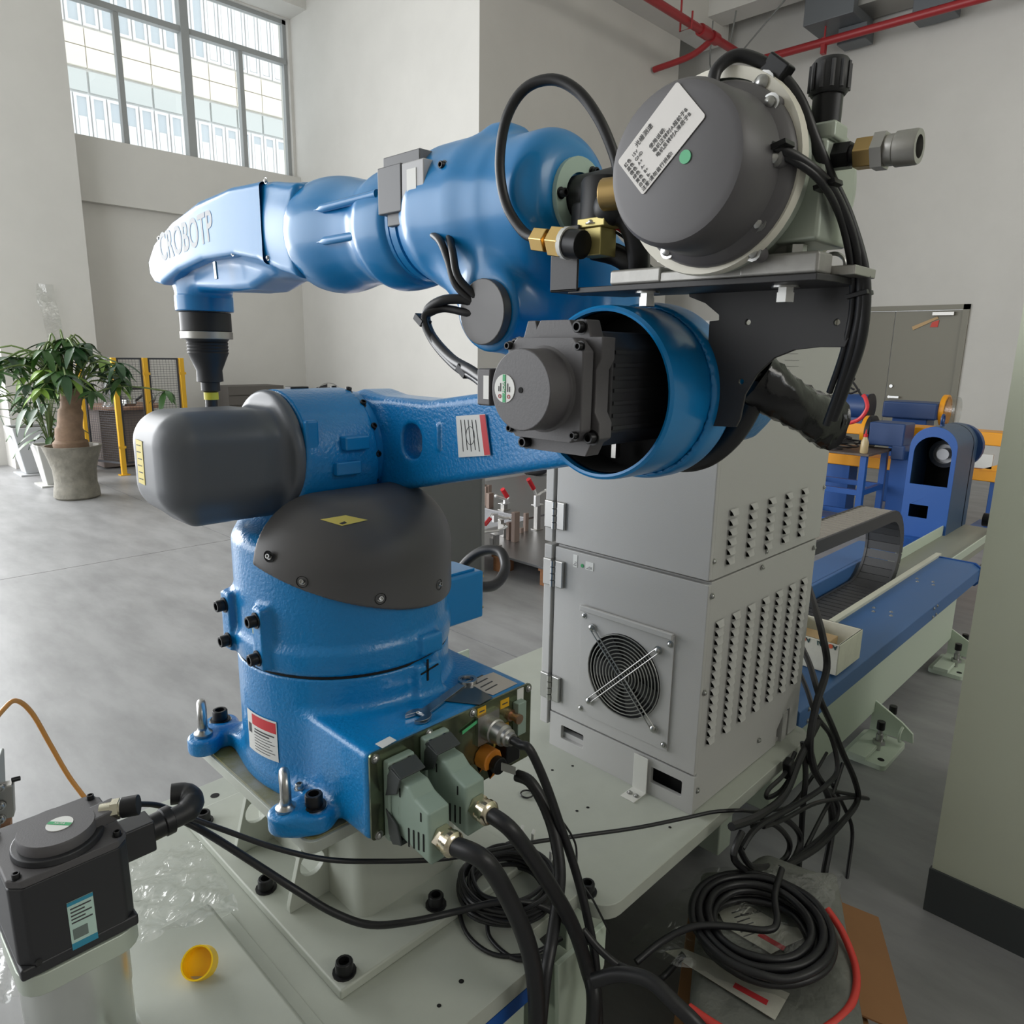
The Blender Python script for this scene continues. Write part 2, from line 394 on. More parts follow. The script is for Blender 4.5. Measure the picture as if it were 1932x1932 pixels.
# window
wn = MB().box(3.28, 6.62, 11.66, 11.74, 4.33, 4.37).box(3.28, 6.62, 11.66, 11.74, 6.60, 6.66).box(6.56, 6.62, 11.66, 11.74, 4.33, 6.66).box(3.28, 3.34, 11.66, 11.74, 4.33, 6.66)
wn = struct('window_1', wn, M_alu)
MB().box(4.93, 5.05, 11.62, 11.76, 4.35, 6.62).build('mullion', M_alu, wn, .004)
for x in (4.07, 5.83): MB().box(x-.035, x+.035, 11.65, 11.75, 4.35, 6.06).build('mullion', M_alu, wn, .004)
MB().box(3.3, 6.6, 11.64, 11.755, 6.02, 6.1).build('transom', M_alu, wn, .004)
for a, b, z0, z1 in ((3.34, 4.03, 4.37, 6.02), (4.11, 4.93, 4.37, 6.02), (5.05, 5.79, 4.37, 6.02), (5.87, 6.56, 4.37, 6.02), (3.34, 4.93, 6.1, 6.6), (5.05, 6.56, 6.1, 6.6)):
    MB().box(a, b, 11.70, 11.708, z0, z1).build('pane', M_pane, wn)
# building across the yard
M_clad = mat('cream_cladding', srgb(238, 232, 220), .7)
M_fac = mat('facade_frame', srgb(236, 236, 236), .6)
M_fgl = mat('facade_glass', srgb(196, 204, 210), .08)
M_span = mat('facade_spandrel_glass', srgb(206, 210, 208), .2)
M_blind = mat('white_roller_blind', srgb(240, 240, 238), .8)
FY = 23.6
fb = thing('office_building', 'cream clad office building across the yard seen through the high window', 'building', (10, FY, 0))
MB().box(2, 18, FY+.12, FY+6, 0, 14).build('facade_wall', M_fac, fb)
zc = [at(385/3.22, 130/3.22, 'y', FY).z, at(412/3.22, 255/3.22, 'y', FY).z, at(417/3.22, 386/3.22, 'y', FY).z, at(437/3.22, 545/3.22, 'y', FY).z, at(460/3.22, 850/3.22, 'y', FY).z]
xs = [at(x/3.22, y/3.22, 'y', FY).x for x, y in ((505, 170), (905, 300), (1085, 360), (1255, 400), (1420, 460), (1570, 500))]
st = (xs[-1]-xs[0])/(5.9); X0 = xs[0]-st*2
for r in range(2):
    for i in range(10): MB().box(X0+i*st+.012, X0+(i+1)*st-.012, FY-.02, FY+.12, zc[r+1]+.012, zc[r]-.012).build('cladding_panel', M_clad, fb)
for i in range(10):
    a, b = X0+i*st, X0+(i+1)*st
    MB().box(a+.03, b-.03, FY+.02, FY+.12, zc[3]+.04, zc[2]-.06).build('spandrel_panel', M_span, fb)
    for h in range(2):
        c, d = a+(b-a)*h/2, a+(b-a)*(h+1)/2
        for z0, z1 in ((zc[4]-.25, zc[3]-.03), (zc[0]+.06, zc[0]+2.3)):
            fr = MB().prism([[(c+.02, z0), (d-.02, z0), (d-.02, z1), (c+.02, z1)], [(c+.09, z0+.07), (d-.09, z0+.07), (d-.09, z1-.07), (c+.09, z1-.07)]], (0, FY+.12, 0), (1, 0, 0), (0, 0, 1), (0, -.1, 0)).build('window_frame', M_fac, fb)
            MB().box(c+.09, d-.09, FY+.06, FY+.08, z0+.07, z1-.07).build('glass', M_fgl, fr)
            if z0 < zc[3]-.5 or i > 5: MB().box(c+.11, d-.11, FY+.04, FY+.055, z0+.09, z0+(z1-z0)*(.62 if i < 6 else .8)).build('blind', M_blind, fr)
# door in the far wall
dr = MB().box(11.97, 12.06, 2.80, 2.88, 0, 2.35).box(11.97, 12.06, 4.62, 4.70, 0, 2.35).box(11.97, 12.06, 2.80, 4.70, 2.28, 2.35)
dr = struct('door_1', dr, M_door)
for a, b in ((2.885, 3.765), (3.775, 4.615)): MB().box(12.0, 12.05, a, b, .01, 2.275).build('door_leaf', M_door, dr, .003)
MB().cyl((12, 3.70, 1.02), (11.93, 3.70, 1.02), .02).box(11.925, 11.945, 3.56, 3.71, 1.005, 1.035).build('door_handle', M_steel, dr)
MB().cyl((12, 3.70, 1.18), (11.97, 3.70, 1.18), .025).build('lock_cylinder', M_steel, dr)
MB().box(11.94, 12, 2.98, 3.26, 2.2, 2.25).build('door_closer', M_steel2, dr, .004)
tagit(MB().prism([(3.50, 2.0), (3.18, 2.16), (3.20, 2.19), (3.52, 2.05)], (11.985, 0, 0), (0, 1, 0), (0, 0, 1), (.01, 0, 0)).build('paper_strip', mat('kraft_paper', srgb(190, 160, 120), .8)), 'tan paper strip stuck slantwise on the grey double door', 'paper')
tagit(MB().prism([(3.28, 2.04), (3.18, 2.04), (3.17, 2.14), (3.26, 2.11)], (11.99, 0, 0), (0, 1, 0), (0, 0, 1), (.008, 0, 0)).build('notice', mat('red_notice', srgb(205, 80, 70), .7)), 'small red notice beside the paper strip on the grey double door', 'sign')
# sprinkler pipes, hangers, ducts
pz = 6.02
p = thing('sprinkler_pipe', 'long red sprinkler pipe along the far wall above the double door', 'pipe', (11.4, 3, pz), 0, 'red sprinkler pipes')
MB().cyl((11.4, -4, pz), (11.4, 6.1, pz), .055).build('pipe', M_red, p)
for y in (5.0, 1.6): MB().box(11.36, 11.44, y-.03, y+.03, pz-.16, pz+.05).box(11.39, 11.41, y-.01, y+.01, pz, 6.7).build('hanger', M_red, p)
p = thing('sprinkler_pipe', 'red sprinkler pipe running from the ceiling corner at top centre, with a branch', 'pipe', (8, 6.1, pz), 0, 'red sprinkler pipes')
MB().cyl((6, 6.1, pz), (11.4, 6.1, pz), .055).build('pipe', M_red, p)
MB().tube([(10.2, 6.1, pz-.02), (10.28, 6.5, pz-.12), (10.3, 7.15, pz-.15)], .045).build('branch_pipe', M_red, p)
MB().cyl((9.85, 6.1, pz), (10.05, 6.1, pz), .08).cyl((10.15, 6.1, pz), (10.3, 6.1, pz), .08).build('coupling', M_red, p)
for x in (9.5,): MB().tube([(x, 6.2, 6.5), (x, 6.2, pz-.1), (x, 6.02, pz-.1), (x, 6.02, pz+.1)], .014, sm=False).build('hanger', M_red, p)
tagit(MB().tube([(11.0, 6.6, 6.6), (11.0, 6.6, 6.0), (11.05, 6.5, 5.9)], .012).tube([(11.15, 6.3, 6.7), (11.12, 6.4, 5.9)], .012).tube([(11.3, 5.6, 6.7), (11.1, 6.3, 5.95)], .012).build('conduit', mat('grey_conduit', srgb(120, 122, 120), .5)), 'three thin grey conduits hanging down behind the red pipe corner', 'conduit')
d = thing('ventilation_duct', 'grey sheet metal duct hung under the ceiling above the red pipe', 'duct', (11.6, 3, 6.5))
MB().box(11.2, 11.95, 4.55, 5.25, 6.22, 6.62).build('duct_section', M_duct, d, .01); MB().box(11.3, 11.95, 1.5, 3.9, 6.3, 6.66).build('duct_section', M_duct, d, .01)
MB().box(11.35, 11.9, 3.9, 4.55, 6.34, 6.62).build('duct_coupling', M_steel2, d); MB().box(11.55, 11.9, 3.4, 3.9, 6.05, 6.3).build('duct_outlet', M_duct, d, .01); MB().box(11.6, 11.9, 4.5, 4.9, 6.0, 6.22).build('duct_outlet', M_duct, d, .01)
# ================================================================ plants and fence, left background
M_leafs = [mat('leaf_green', srgb(58, 92, 44), .4), mat('leaf_light_green', srgb(126, 160, 66), .4), mat('leaf_deep_green', srgb(40, 70, 40), .38)]
def leaf_mesh(m, L=1, w=.34, droop=.35, name='leaf'):
    b = MB(); vs = []; fs = []; n = 6
    for i in range(n+1):
        t = i/n; ww = w*.5*math.sin(math.pi*min(1, t**.8*.97+.02))**.8; z = -droop*t*t
        vs += [(t*L, -ww, z+.05*w), (t*L, 0, z-.04*w), (t*L, ww, z+.05*w)]
    for i in range(n):
        for j in range(2): fs.append((i*3+j, i*3+3+j, i*3+4+j, i*3+1+j))
    b.add(vs, fs); return b.mesh(name, m, smooth=60)
LM = [leaf_mesh(m, droop=d) for m in M_leafs for d in (.25, .6)]
M_bark = mat('bark', srgb(128, 104, 84), .8, bump=.4, bscale=40, var=.25, vscale=14)
M_soil = mat('potting_soil', srgb(52, 42, 34), .95, bump=.5, bscale=40)
M_pot = mat('weathered_grey_ceramic', srgb(128, 124, 112), .6, bump=.5, bscale=14, var=.35, vscale=9, bdist=.02)
M_wpot = mat('white_ceramic', srgb(192, 192, 188), .35); M_gpot = mat('pale_grey_plastic', srgb(176, 178, 180), .4)
def leaf(parent, pos, az, el, L, k):
    z = Vector((-math.sin(el)*math.cos(az), -math.sin(el)*math.sin(az), math.cos(el)))
    return put(LM[k], 'leaf', pos, parent, z, 0, L, x=Vector((math.cos(el)*math.cos(az), math.cos(el)*math.sin(az), math.sin(el))))
px, py = at(147, 938, 'z', 0).xy
t = thing('potted_money_tree', 'tall braided money tree with light green tips in a stout grey pot', 'plant', (px, py, 0))
MB().lathe([(.20, 0), (.22, .02), (.215, .1), (.20, .16), (.205, .3), (.235, .42), (.275, .54), (.28, .56), (.25, .56), (.235, .50)], (px, py, 0), (0, 0, 1), 28).build('pot', M_pot, t)
MB().cyl((px, py, .49), (px, py, .51), .235).build('soil', M_soil, t)
MB().tube([(px, py, .48), (px-.01, py, .62), (px, py, .75), (px+.03, py, .95), (px+.05, py, 1.15)], [.17, .14, .12, .10, .08], 12).tube([(px, py-.04, .5), (px-.06, py, .6), (px-.02, py+.05, .8)], .07).build('trunk', M_bark, t)
rnd = random.Random(5)
stem = MB()
for i in range(62):
    a = rnd.uniform(0, 2*math.pi); rr = rnd.uniform(.08, .62)*(1.0 if i > 4 else .3); h = 1.02+rnd.uniform(0, .62)*(1-rr*.75)+.12
    if i in (0, 1, 2): a = 2.55+i*.25; rr = .7+.1*i; h = 1.5-.06*i
    if i == 3: a = -.4; rr = .95; h = 1.12
    if i in (4, 5): a = 2.7+.3*(i-4); rr = .72; h = 1.05+.2*(5-i)
    q = Vector((px+rr*math.cos(a), py+rr*math.sin(a), h)); stem.tube([(px+.05, py, 1.0), ((px+q.x)/2, (py+q.y)/2, h+.05), q], .009, 5, 4)
    n = 6; k0 = 2 if (i in (0, 1, 2, 4) or rnd.random() < .15) else (0 if rnd.random() < .55 else 4)
    for j in range(n):
        leaf(t, q, a+2*math.pi*j/n+rnd.uniform(-.25, .25), rnd.uniform(-.7, .15), rnd.uniform(.16, .26), k0+rnd.randint(0, 1))
stem.build('leaf_stalks', mat('green_stalk', srgb(92, 110, 60), .6), t, kind='stuff')
def white_plant(name, label, px, py, h, w0, w1, pm, nl, hl, seed):
    t = thing(name, label, 'plant', (px, py, 0), 0, 'shrubs in white and grey pots'); b = MB()
    q = lambda w, z: [(px-w, py-w, z), (px+w, py-w, z), (px+w, py+w, z), (px-w, py+w, z)]
    b.add(q(w0, .02)+q(w1, h)+q(w1*.88, h)+q(w1*.84, h-.06), [(3, 2, 1, 0)]+[(k*4+i, k*4+(i+1) % 4, k*4+4+(i+1) % 4, k*4+4+i) for k in range(3) for i in range(4)]+[(12, 13, 14, 15)])
    b.build('pot', pm, t, .012); MB().box(px-w0-.07, px+w0+.07, py-w0-.07, py+w0+.07, 0, .02).build('saucer', pm, t, .005)
    MB().box(px-w1*.84, px+w1*.84, py-w1*.84, py+w1*.84, h-.06, h-.03).build('soil', M_soil, t)
    r = random.Random(seed); s = MB()
    for i in range(nl):
        a = r.uniform(0, 6.28); rr = r.uniform(0, w1*1.1); z = h+r.uniform(.02, hl)
        s.tube([(px, py, h-.05), (px+rr*.5*math.cos(a), py+rr*.5*math.sin(a), (h+z)/2+.05), (px+rr*math.cos(a), py+rr*math.sin(a), z)], .006, 5, 3)
        leaf(t, (px+rr*math.cos(a), py+rr*math.sin(a), z), a+r.uniform(-.6, .6), r.uniform(-.6, .7), r.uniform(.16, .30), r.choice((0, 1, 4, 5, 4)))
    s.build('leaf_stalks', MATS['green_stalk'], t, kind='stuff')
a = at(68, 893, 'z', 0); white_plant('potted_shrub', 'low glossy shrub in a tall tapering pale grey pot by the pillar', a.x, a.y, .60, .13, .24, M_gpot, 34, .45, 3)
a = at(104, 914, 'z', 0); white_plant('potted_shrub', 'leggy dark green shrub in a narrow square white pot beside the money tree', a.x, a.y, .48, .10, .17, M_wpot, 30, .75, 9)
M_mesh = mat('black_wire_mesh', srgb(52, 54, 60), .5)
fn = thing('guard_fence', 'yellow posted machine guard fence with black wire mesh panels', 'fence', (3.4, 9.78, 0))
posts = [(2.80, 10.35), (3.02, 9.78), (3.385, 9.78), (3.83, 9.78)]
for x, y in posts:
    MB().box(x-.028, x+.028, y-.028, y+.028, 0, 1.45).box(x-.06, x+.06, y-.05, y+.05, 0, .012).build('post', M_yellow, fn, .004)
    for z in (1.24, .34):
        MB().box(x-.042, x+.042, y-.036, y-.028, z, z+.03).build('clip', M_yellow, fn)
for (x0, y0), (x1, y1) in zip(posts[:-1], posts[1:]):
    d = Vector((x1-x0, y1-y0, 0)); L = d.length; d.normalize(); n = Vector((-d.y, d.x, 0)); o = Vector((x0, y0, 0))+d*.036; Lp = L-.072
    MB().prism([[(0, .14), (Lp, .14), (Lp, 1.45), (0, 1.45)], [(.022, .165), (Lp-.022, .165), (Lp-.022, 1.428), (.022, 1.428)]], o, d, (0, 0, 1), n*.02).build('mesh_frame', M_mesh, fn)
    w = MB()
    k = int(Lp/.035)
    for i in range(1, k): w.obox(o+d*(Lp*i/k)+n*.01+Vector((0, 0, .8)), d, n, (0, 0, 1), .0012, .0012, .63)
    for i in range(1, 42): w.obox(o+d*(Lp/2)+n*.01+Vector((0, 0, .165+1.263*i/42)), d, n, (0, 0, 1), Lp/2-.02, .0015, .0018)
    w.build('wire_mesh', M_mesh, fn, smooth=0, kind='stuff')
tb = thing('tea_table', 'round wood topped table behind the guard fence carrying pots', 'table', (3.25, 10.7, 0))
MB().cyl((3.3, 10.65, .78), (3.3, 10.65, .82), .52, n=32).build('tabletop', mat('wood_top', srgb(150, 116, 96), .5), tb, .006)
MB().box(2.98, 3.62, 10.4, 10.9, .02, .78).build('pedestal', mat('brown_grey_wood', srgb(118, 108, 104), .6), tb, .01)
M_chrome = mat('dull_chrome', (.5, .5, .5), .2, 1)
t = thing('kettle', 'steel kettle with black handle at the centre of the tea table', 'kettle', (3.35, 10.4, .82))
MB().lathe([(.08, 0), (.10, .03), (.095, .08), (.05, .11)], (3.35, 10.4, .82), (0, 0, 1)).build('body', M_chrome, t); MB().tube([(3.43, 10.38, .88), (3.56, 10.36, .98), (3.56, 10.36, 1.04), (3.40, 10.38, 1.04)], .016, sm=False).build('handle', M_black, t)
t = thing('thermos', 'grey thermos bottle standing at the back of the tea table', 'bottle', (3.32, 10.85, .82)); MB().lathe([(.06, 0), (.062, .22), (.04, .28)], (3.32, 10.85, .82), (0, 0, 1)).build('body', mat('grey_plastic', srgb(96, 98, 104), .4), t); MB().lathe([(.04, 0), (.035, .05), (.01, .07)], (3.32, 10.85, 1.10), (0, 0, 1)).build('cap', M_black, t)
t = thing('teapot', 'small chrome teapot at the right end of the tea table', 'teapot', (3.7, 10.6, .82)); MB().ball((3.7, 10.6, .9), .07, .07, .08).build('body', M_chrome, t); MB().tube([(3.64, 10.58, .93), (3.62, 10.58, 1.02), (3.72, 10.58, 1.03)], .01).build('handle', M_black, t)
t = thing('covered_tray', 'clear covered dish near the left front of the tea table', 'dish', (3.15, 10.36, .82)); MB().lathe([(.13, 0), (.13, .03), (.12, .06), (.03, .08)], (3.15, 10.36, .82), (0, 0, 1)).build('lid', M_film, t); MB().cyl((3.15, 10.36, .82), (3.15, 10.36, .835), .14).build('base', M_chrome, t)
t = thing('wooden_crate', 'dark slatted wooden crate by the far wall behind the torch hose', 'crate', (5.2, 10.9, 0))
for i in range(7): MB().box(4.85, 5.75, 10.7, 10.72, .02+i*.145, .15+i*.145).build('slat', mat('dark_wood', srgb(96, 92, 88), .8), t)
MB().box(4.87, 5.73, 10.72, 11.2, .02, 1.02).build('box', mat('dark_wood', srgb(96, 92, 88), .8), t)
t = thing('plastic_wrap', 'crumpled clear plastic wrap hanging on the far wall above the plants', 'plastic', (2.72, 11.12, 2.2))
b = MB(); rr = random.Random(2); G = [[Vector((2.60+.05*j+rr.uniform(-.012, .012)+.06*i/8, 11.12-rr.uniform(.01, .06), 2.35-.09*i)) for j in range(5)] for i in range(9)]
b.add([p for r in G for p in r], [(i*5+j, i*5+j+1, i*5+6+j, i*5+5+j) for i in range(8) for j in range(4)]).build('sheet', M_film, t)
a = at(615, 742, 'y', 7.5)
t = thing('floor_fan', 'pedestal fan with wire guard behind the robot shoulder', 'fan', (a.x, a.y, 0)); MB().cyl((a.x, a.y, .03), (a.x, a.y, a.z-.1), .02).cyl((a.x, a.y, 0), (a.x, a.y, .03), .2).build('stand', M_blackmetal, t)
for r in (.05, .1, .15, .2): MB().tube([(a.x+r*math.cos(i/12*6.283), a.y-.06, a.z-.08+r*math.sin(i/12*6.283)) for i in range(12)], .004, 5, 3, True).build('guard_ring', M_chrome, t)
b = MB()
for i in range(4): th = i*math.pi/2+.4; b.prism([(0, -.02), (.17, -.08), (.18, .05), (0, .02)], (a.x, a.y, a.z-.08), (math.cos(th), 0, math.sin(th)), (-math.sin(th), .3, math.cos(th)), (0, .004, 0))
b.build('blade', M_blackmetal, t)
# ================================================================ steel cabinet and clamping fixtures behind the robot
a = at(908, 1085, 'z', 0); cy = a.y
cl = at(765, 960, 'y', cy).x
M_dcab = mat('dark_grey_cabinet', srgb(104, 106, 104), .5, var=.06, vscale=5)
t = thing('steel_cabinet', 'dark grey sheet steel cabinet with pale door edge standing behind the robot', 'cabinet', ((cl+a.x)/2, cy+.3, 0))
MB().box(cl, a.x, cy, cy+.6, .02, 1.25).build('body', M_dcab, t, .006); MB().box(cl-.006, cl, cy+.01, cy+.59, .03, 1.24).build('door', mat('pale_cabinet_door', srgb(214, 204, 202), .5), t, .002)
MB().box(a.x-.004, a.x+.02, cy-.012, cy+.01, .02, 1.25).build('edge_strip', mat('grey_edge', srgb(140, 140, 138), .5), t, .002)
for z in (.3, .8, 1.1): MB().cyl((cl+.01, cy, z), (cl+.01, cy-.006, z), .008, n=10).build('screw', M_steel, t)
M_plate = mat('machined_steel_plate', (.30, .30, .31), .35, .9, bump=.05, bscale=120)
t = thing('wooden_pallet', 'wooden pallet under the clamping fixture beside the grey cabinet', 'pallet', (4.3, 3.7, 0))
for x in (3.62, 4.15, 4.68):
    for y in (3.15, 3.62, 4.1): MB().box(x, x+.12, y, y+.1, 0, .11).build('block', M_wood, t, .003)
for y in (3.15, 3.62, 4.1): MB().box(3.6, 4.85, y, y+.1, .11, .135).build('board', M_wood, t, .002)
def fixture_plate(label, x0, x1, y0, y1, z):
    t = thing('fixture_plate', label, 'fixture', ((x0+x1)/2, (y0+y1)/2, z))
    MB().box(x0, x1, y0, y1, z, z+.018).build('plate', M_plate, t, .002); return t
def fix_post(par, x, y0, y1, w, z, m, name='upright'):
    b = at(x, y0, 'z', z); h = at(x, y1, 'y', b.y).z-z; MB().box(b.x-w/2, b.x+w/2, b.y-w*.35, b.y+w*.35, z, z+h).build(name, m, par, .002); return b
def toggle(label, base, z, post, hinge_, arm, lever, grip, s=1.0):
    b = at(*base, 'z', z); Y = b.y-.02; P = lambda q: at(q[0], q[1], 'y', Y)
    t = thing('toggle_clamp', label, 'clamp', b, 0, 'toggle clamps on the fixture plates'); top = at(base[0], post, 'y', b.y).z
    MB().box(b.x-.018*s, b.x+.018*s, b.y-.018*s, b.y+.018*s, z, top).box(b.x-.035*s, b.x+.035*s, b.y-.03*s, b.y+.03*s, z, z+.008).build('post', M_steel2, t, .002)
    h = P(hinge_); MB().box(h.x-.022*s, h.x+.022*s, Y-.012, Y+.012, top-.004, h.z+.012).box(b.x-.04*s, b.x+.04*s, b.y-.03, b.y+.03, top, top+.007).build('bracket', M_wsteel, t, .002)
    MB().tube([h]+[P(q) for q in arm], .010*s, 8, sm=False).ball(P(arm[-1]), .014*s).build('arm', M_wsteel, t); MB().tube([h]+[P(q) for q in lever], .010*s, 8, sm=False).build('lever', M_wsteel, t)
    MB().tube([P(q) for q in grip], .017*s, 10, sm=False).build('red_grip', mat('red_vinyl_grip', srgb(205, 36, 46), .4), t)
M_wsteel = mat('bright_plated_clamp', (.78, .78, .78), .3, .7); M_rusty = mat('rusty_steel', srgb(140, 122, 112), .5, .3)
q = fixture_plate('dark steel fixture plate lying on the pallet', 3.58, 4.9, 3.05, 4.25, .135)
for x, y0, y1, w in ((972, 1022, 966, .055), (961, 1018, 985, .045), (992, 1002, 968, .038), (984, 1006, 996, .03)): fix_post(q, x, y0, y1, w, .153, M_rusty)
fix_post(q, 932, 1028, 1014, .06, .153, M_steel2, 'angle_block'); fix_post(q, 952, 1012, 988, .06, .153, M_steel2, 'angle_block')
toggle('toggle clamp with red grip pointing down left above the lower fixture plate', (945, 1008), .153, 980, (934, 972), [(950, 977), (962, 978)], [(928, 970), (924, 978)], [(925, 978), (915, 990)])
toggle('low toggle clamp with white lever lying at the near edge of the fixture plate', (936, 1030), .153, 1008, (944, 1001), [(955, 994)], [(922, 1003), (913, 1004), (909, 1009)], [(909.5, 1010), (908, 1016)])
toggle('white toggle clamp with raised red handle on a tall post next to the cabinet hinge', (1013, 999), .153, 953, (1013, 937), [(1021, 930), (1030, 926)], [(1007, 922)], [(1007, 922), (997, 904)], 1.15)
q = fixture_plate('second dark steel fixture plate on the floor further back', 4.6, 6.3, 4.3, 5.9, .135)
MB().box(4.7, 6.2, 4.4, 5.8, 0, .135).build('stand', M_plate, q)
for x, y0, y1, w in ((912, 945, 914, .05), (924, 958, 930, .06), (923, 945, 915, .04), (917, 954, 918, .03)): fix_post(q, x, y0, y1, w, .153, M_rusty)
toggle('red gripped toggle clamp on the second fixture plate further back', (951, 962), .153, 950, (955, 943), [(946, 939), (936, 936)], [(959, 938)], [(957, 937), (948, 923)], 1.3)
t = thing('fallen_clamp', 'dark clamp with red grip lying on the floor far behind the fixtures', 'clamp', (7.0, 6.4, 0)); MB().ball((7.0, 6.4, .05), .2, .1, .05).build('base', M_blackmetal, t); MB().cyl((6.9, 6.4, .1), (6.7, 6.4, .38), .03).build('red_grip', MATS['red_vinyl_grip'], t)
t = thing('floor_machine', 'blue framed machine table on the floor far behind the cabinet hinge', 'machine', (8.2, 5.9, 0)); MB().box(7.6, 9.4, 5.4, 6.4, .3, .52).build('top', M_blue3, t, .01)
for x in (7.7, 9.2):
    for y in (5.5, 6.2): MB().box(x, x+.1, y, y+.1, 0, .3).build('leg', M_blue3, t)
t = thing('blue_white_switch', 'small blue and white foot switch on the floor behind the fixtures', 'switch', (5.9, 5.9, 0)); MB().box(5.8, 5.95, 5.85, 6.0, 0, .06).build('base', M_blue2, t, .01); MB().box(5.95, 6.02, 5.85, 6.0, 0, .1).build('guard', M_white, t, .01)
# ================================================================ shared small hardware meshes (local Z points out of the surface)
def bolt_mesh(m, r=.009, h=.014, name='socket_bolt'):
    b = MB().lathe([(r*1.35, 0), (r*1.35, r*.22), (r, r*.24), (r, h-.0012), (r*.9, h), (r*.62, h), (r*.58, h*.45)], (0, 0, 0), (0, 0, 1), 14, caps=False)
    b.lathe([(r*.58, h*.45), (0.0001, h*.42)], (0, 0, 0), (0, 0, 1), 14, caps=False); return b.mesh(name, m)
B_black = bolt_mesh(M_bolt); B_zinc = bolt_mesh(M_steel)
def pan_mesh(m, r=.006):
    return MB().lathe([(r*1.5, 0), (r*1.5, r*.25), (r, r*.27), (r*.95, r*.7), (r*.6, r), (0.0001, r*1.08)], (0, 0, 0), (0, 0, 1), 12, caps=False).mesh('pan_screw', m)
B_pan = pan_mesh(M_steel)
def hex_mesh(m, r=.01, h=.009): return MB().hexa((0, 0, 0), (0, 0, h), r).lathe([(r*1.25, -.002), (r*1.25, 0)], (0, 0, 0), (0, 0, 1), 16).mesh('hex_bolt', m)
B_hex = hex_mesh(M_steel)
ZP = .5
# ================================================================ machine base platform
M_plat = mat('platform_paint', srgb(180, 184, 174), .45, bump=.12, bscale=50, var=.06, vscale=8)
pl = thing('machine_base', 'pale green steel base platform carrying the robot pedestal and the cabinet', 'platform', (1, 1.2, 0))
out = [(.36, .742)] + circ(.86, .772, .03, 4, -90, 0) + [(.90, .80), (1.035, .80)] + circ(1.085, .776, .05, 6, 180, 270) + circ(2.0, .786, .06, 6, -90, 0) + [(2.06, 1.72), (.30, 1.72), (.30, .742)]
MB().prism([out], (0, 0, ZP-.035), (1, 0, 0), (0, 1, 0), (0, 0, .035)).build('top_plate', M_plat, pl, .004)
for x, y, r in ((.645, 1.655, .011), (.70, 1.60, .004), (1.395, 1.115, .004), (1.34, 1.14, .004), (1.25, .98, .004), (1.28, .97, .004), (1.22, 1.3, .004), (1.26, 1.29, .004), (.72, .81, .005), (.66, .80, .004), (.58, .80, .006), (1.36, .785, .004), (2.0, .83, .004)):
    MB().lathe([(r, .0004), (r*.8, .0006), (.0001, .0005)], (x, y, ZP), (0, 0, 1), 12, caps=False).build('drilled_hole', M_dark, pl)
fr = MB().box(.34, .88, .80, .86, .05, .465).box(1.08, 1.98, .86, .92, .28, .465).box(.34, .42, .86, 1.66, .05, .465).box(1.9, 1.98, .92, 1.66, .05, .465).box(.42, 1.9, 1.6, 1.66, .05, .465).box(.92, 1.05, .74, .86, .05, .33)
fr.build('frame', M_mint, pl, .005)
MB().box(.3, .88, .7425, .7465, .43, .462).build('blue_stripe', M_blue3, pl)
MB().prism([(.90, .46), (1.05, .46), (1.05, .36), (.92, .08)], (0, .735, 0), (1, 0, 0), (0, 0, 1), (0, .012, 0)).build('corner_gusset', M_mint, pl, .002)
MB().obox((1.545, 1.735, .535), (1, 0, 0), (0, 1, 0), (0, 0, 1), .03, .005, .06).build('edge_tab', M_mint, pl, .004)
for x, y in ((1.053, .79),): put(B_black, 'socket_bolt', (x, y, ZP), pl, scale=1.7)
# floor cable tray cover in front of the pedestal, yellow cap, film
tc = thing('tray_cover', 'pale green folded sheet metal cover with a yellow plastic cap on it', 'cover', (.4, 1, ZP))
pr = [(.27, 0), (.27, .045), (.275, .05), (.455, .05), (.462, .042), (.47, 0.004), (.50, .004), (.50, 0)]
MB().prism(pr, (0, .55, ZP), (1, 0, 0), (0, 0, 1), (0, .70, 0)).build('sheet', M_plat, tc, .003)
cp = at(380, 1832, 'z', ZP+.05)
yc = thing('yellow_cap', 'round yellow plastic thread cap lying on the folded sheet cover', 'cap', cp)
ax = Vector((-.5, -.55, .75))
MB().lathe([(.0001, .004), (.024, .004), (.024, .03), (.0265, .03), (.0275, .002), (.024, 0), (.0001, 0)], Vector(cp)+Vector((.004, .004, .0105)), ax, 28, caps=False).build('cap', mat('yellow_plastic', srgb(252, 206, 16), .35), yc)
# clear film bag
def film(name, label, cat, quad, nz, h, seed, nx=14, m=None):
    r = random.Random(seed); o = thing(name, label, cat, quad[0], 0, 'clear plastic bags'); b = MB(); Q = [Vector(q) for q in quad]
    g = [[(Q[0]*(1-i/nx)+Q[1]*(i/nx))*(1-j/nx)+(Q[3]*(1-i/nx)+Q[2]*(i/nx))*(j/nx)+Vector((r.uniform(-.004, .004), r.uniform(-.004, .004), nz+abs(r.gauss(0, h*.45))+.004*math.sin(i*1.7+j*.9))) for j in range(nx+1)] for i in range(nx+1)]
    b.add([p for row in g for p in row], [(i*(nx+1)+j, (i+1)*(nx+1)+j, (i+1)*(nx+1)+j+1, i*(nx+1)+j+1) for i in range(nx) for j in range(nx)])
    b.build('film', m or M_film, o, smooth=75); return o
film('plastic_bag', 'clear crinkled plastic bag on the platform between servo motor and pedestal', 'bag', [at(372, 1590, 'z', ZP+.02), at(455, 1722, 'z', ZP+.06), at(270, 1785, 'z', ZP+.06), at(235, 1640, 'z', ZP+.03)], .008, .007, 4)
film('plastic_bag', 'clear crinkled plastic bag in the lower left corner behind the servo motor', 'bag', [at(-60, 1690, 'z', ZP), at(30, 1720, 'z', ZP), at(45, 1900, 'z', ZP), at(-80, 1960, 'z', ZP)], .02, .014, 8)
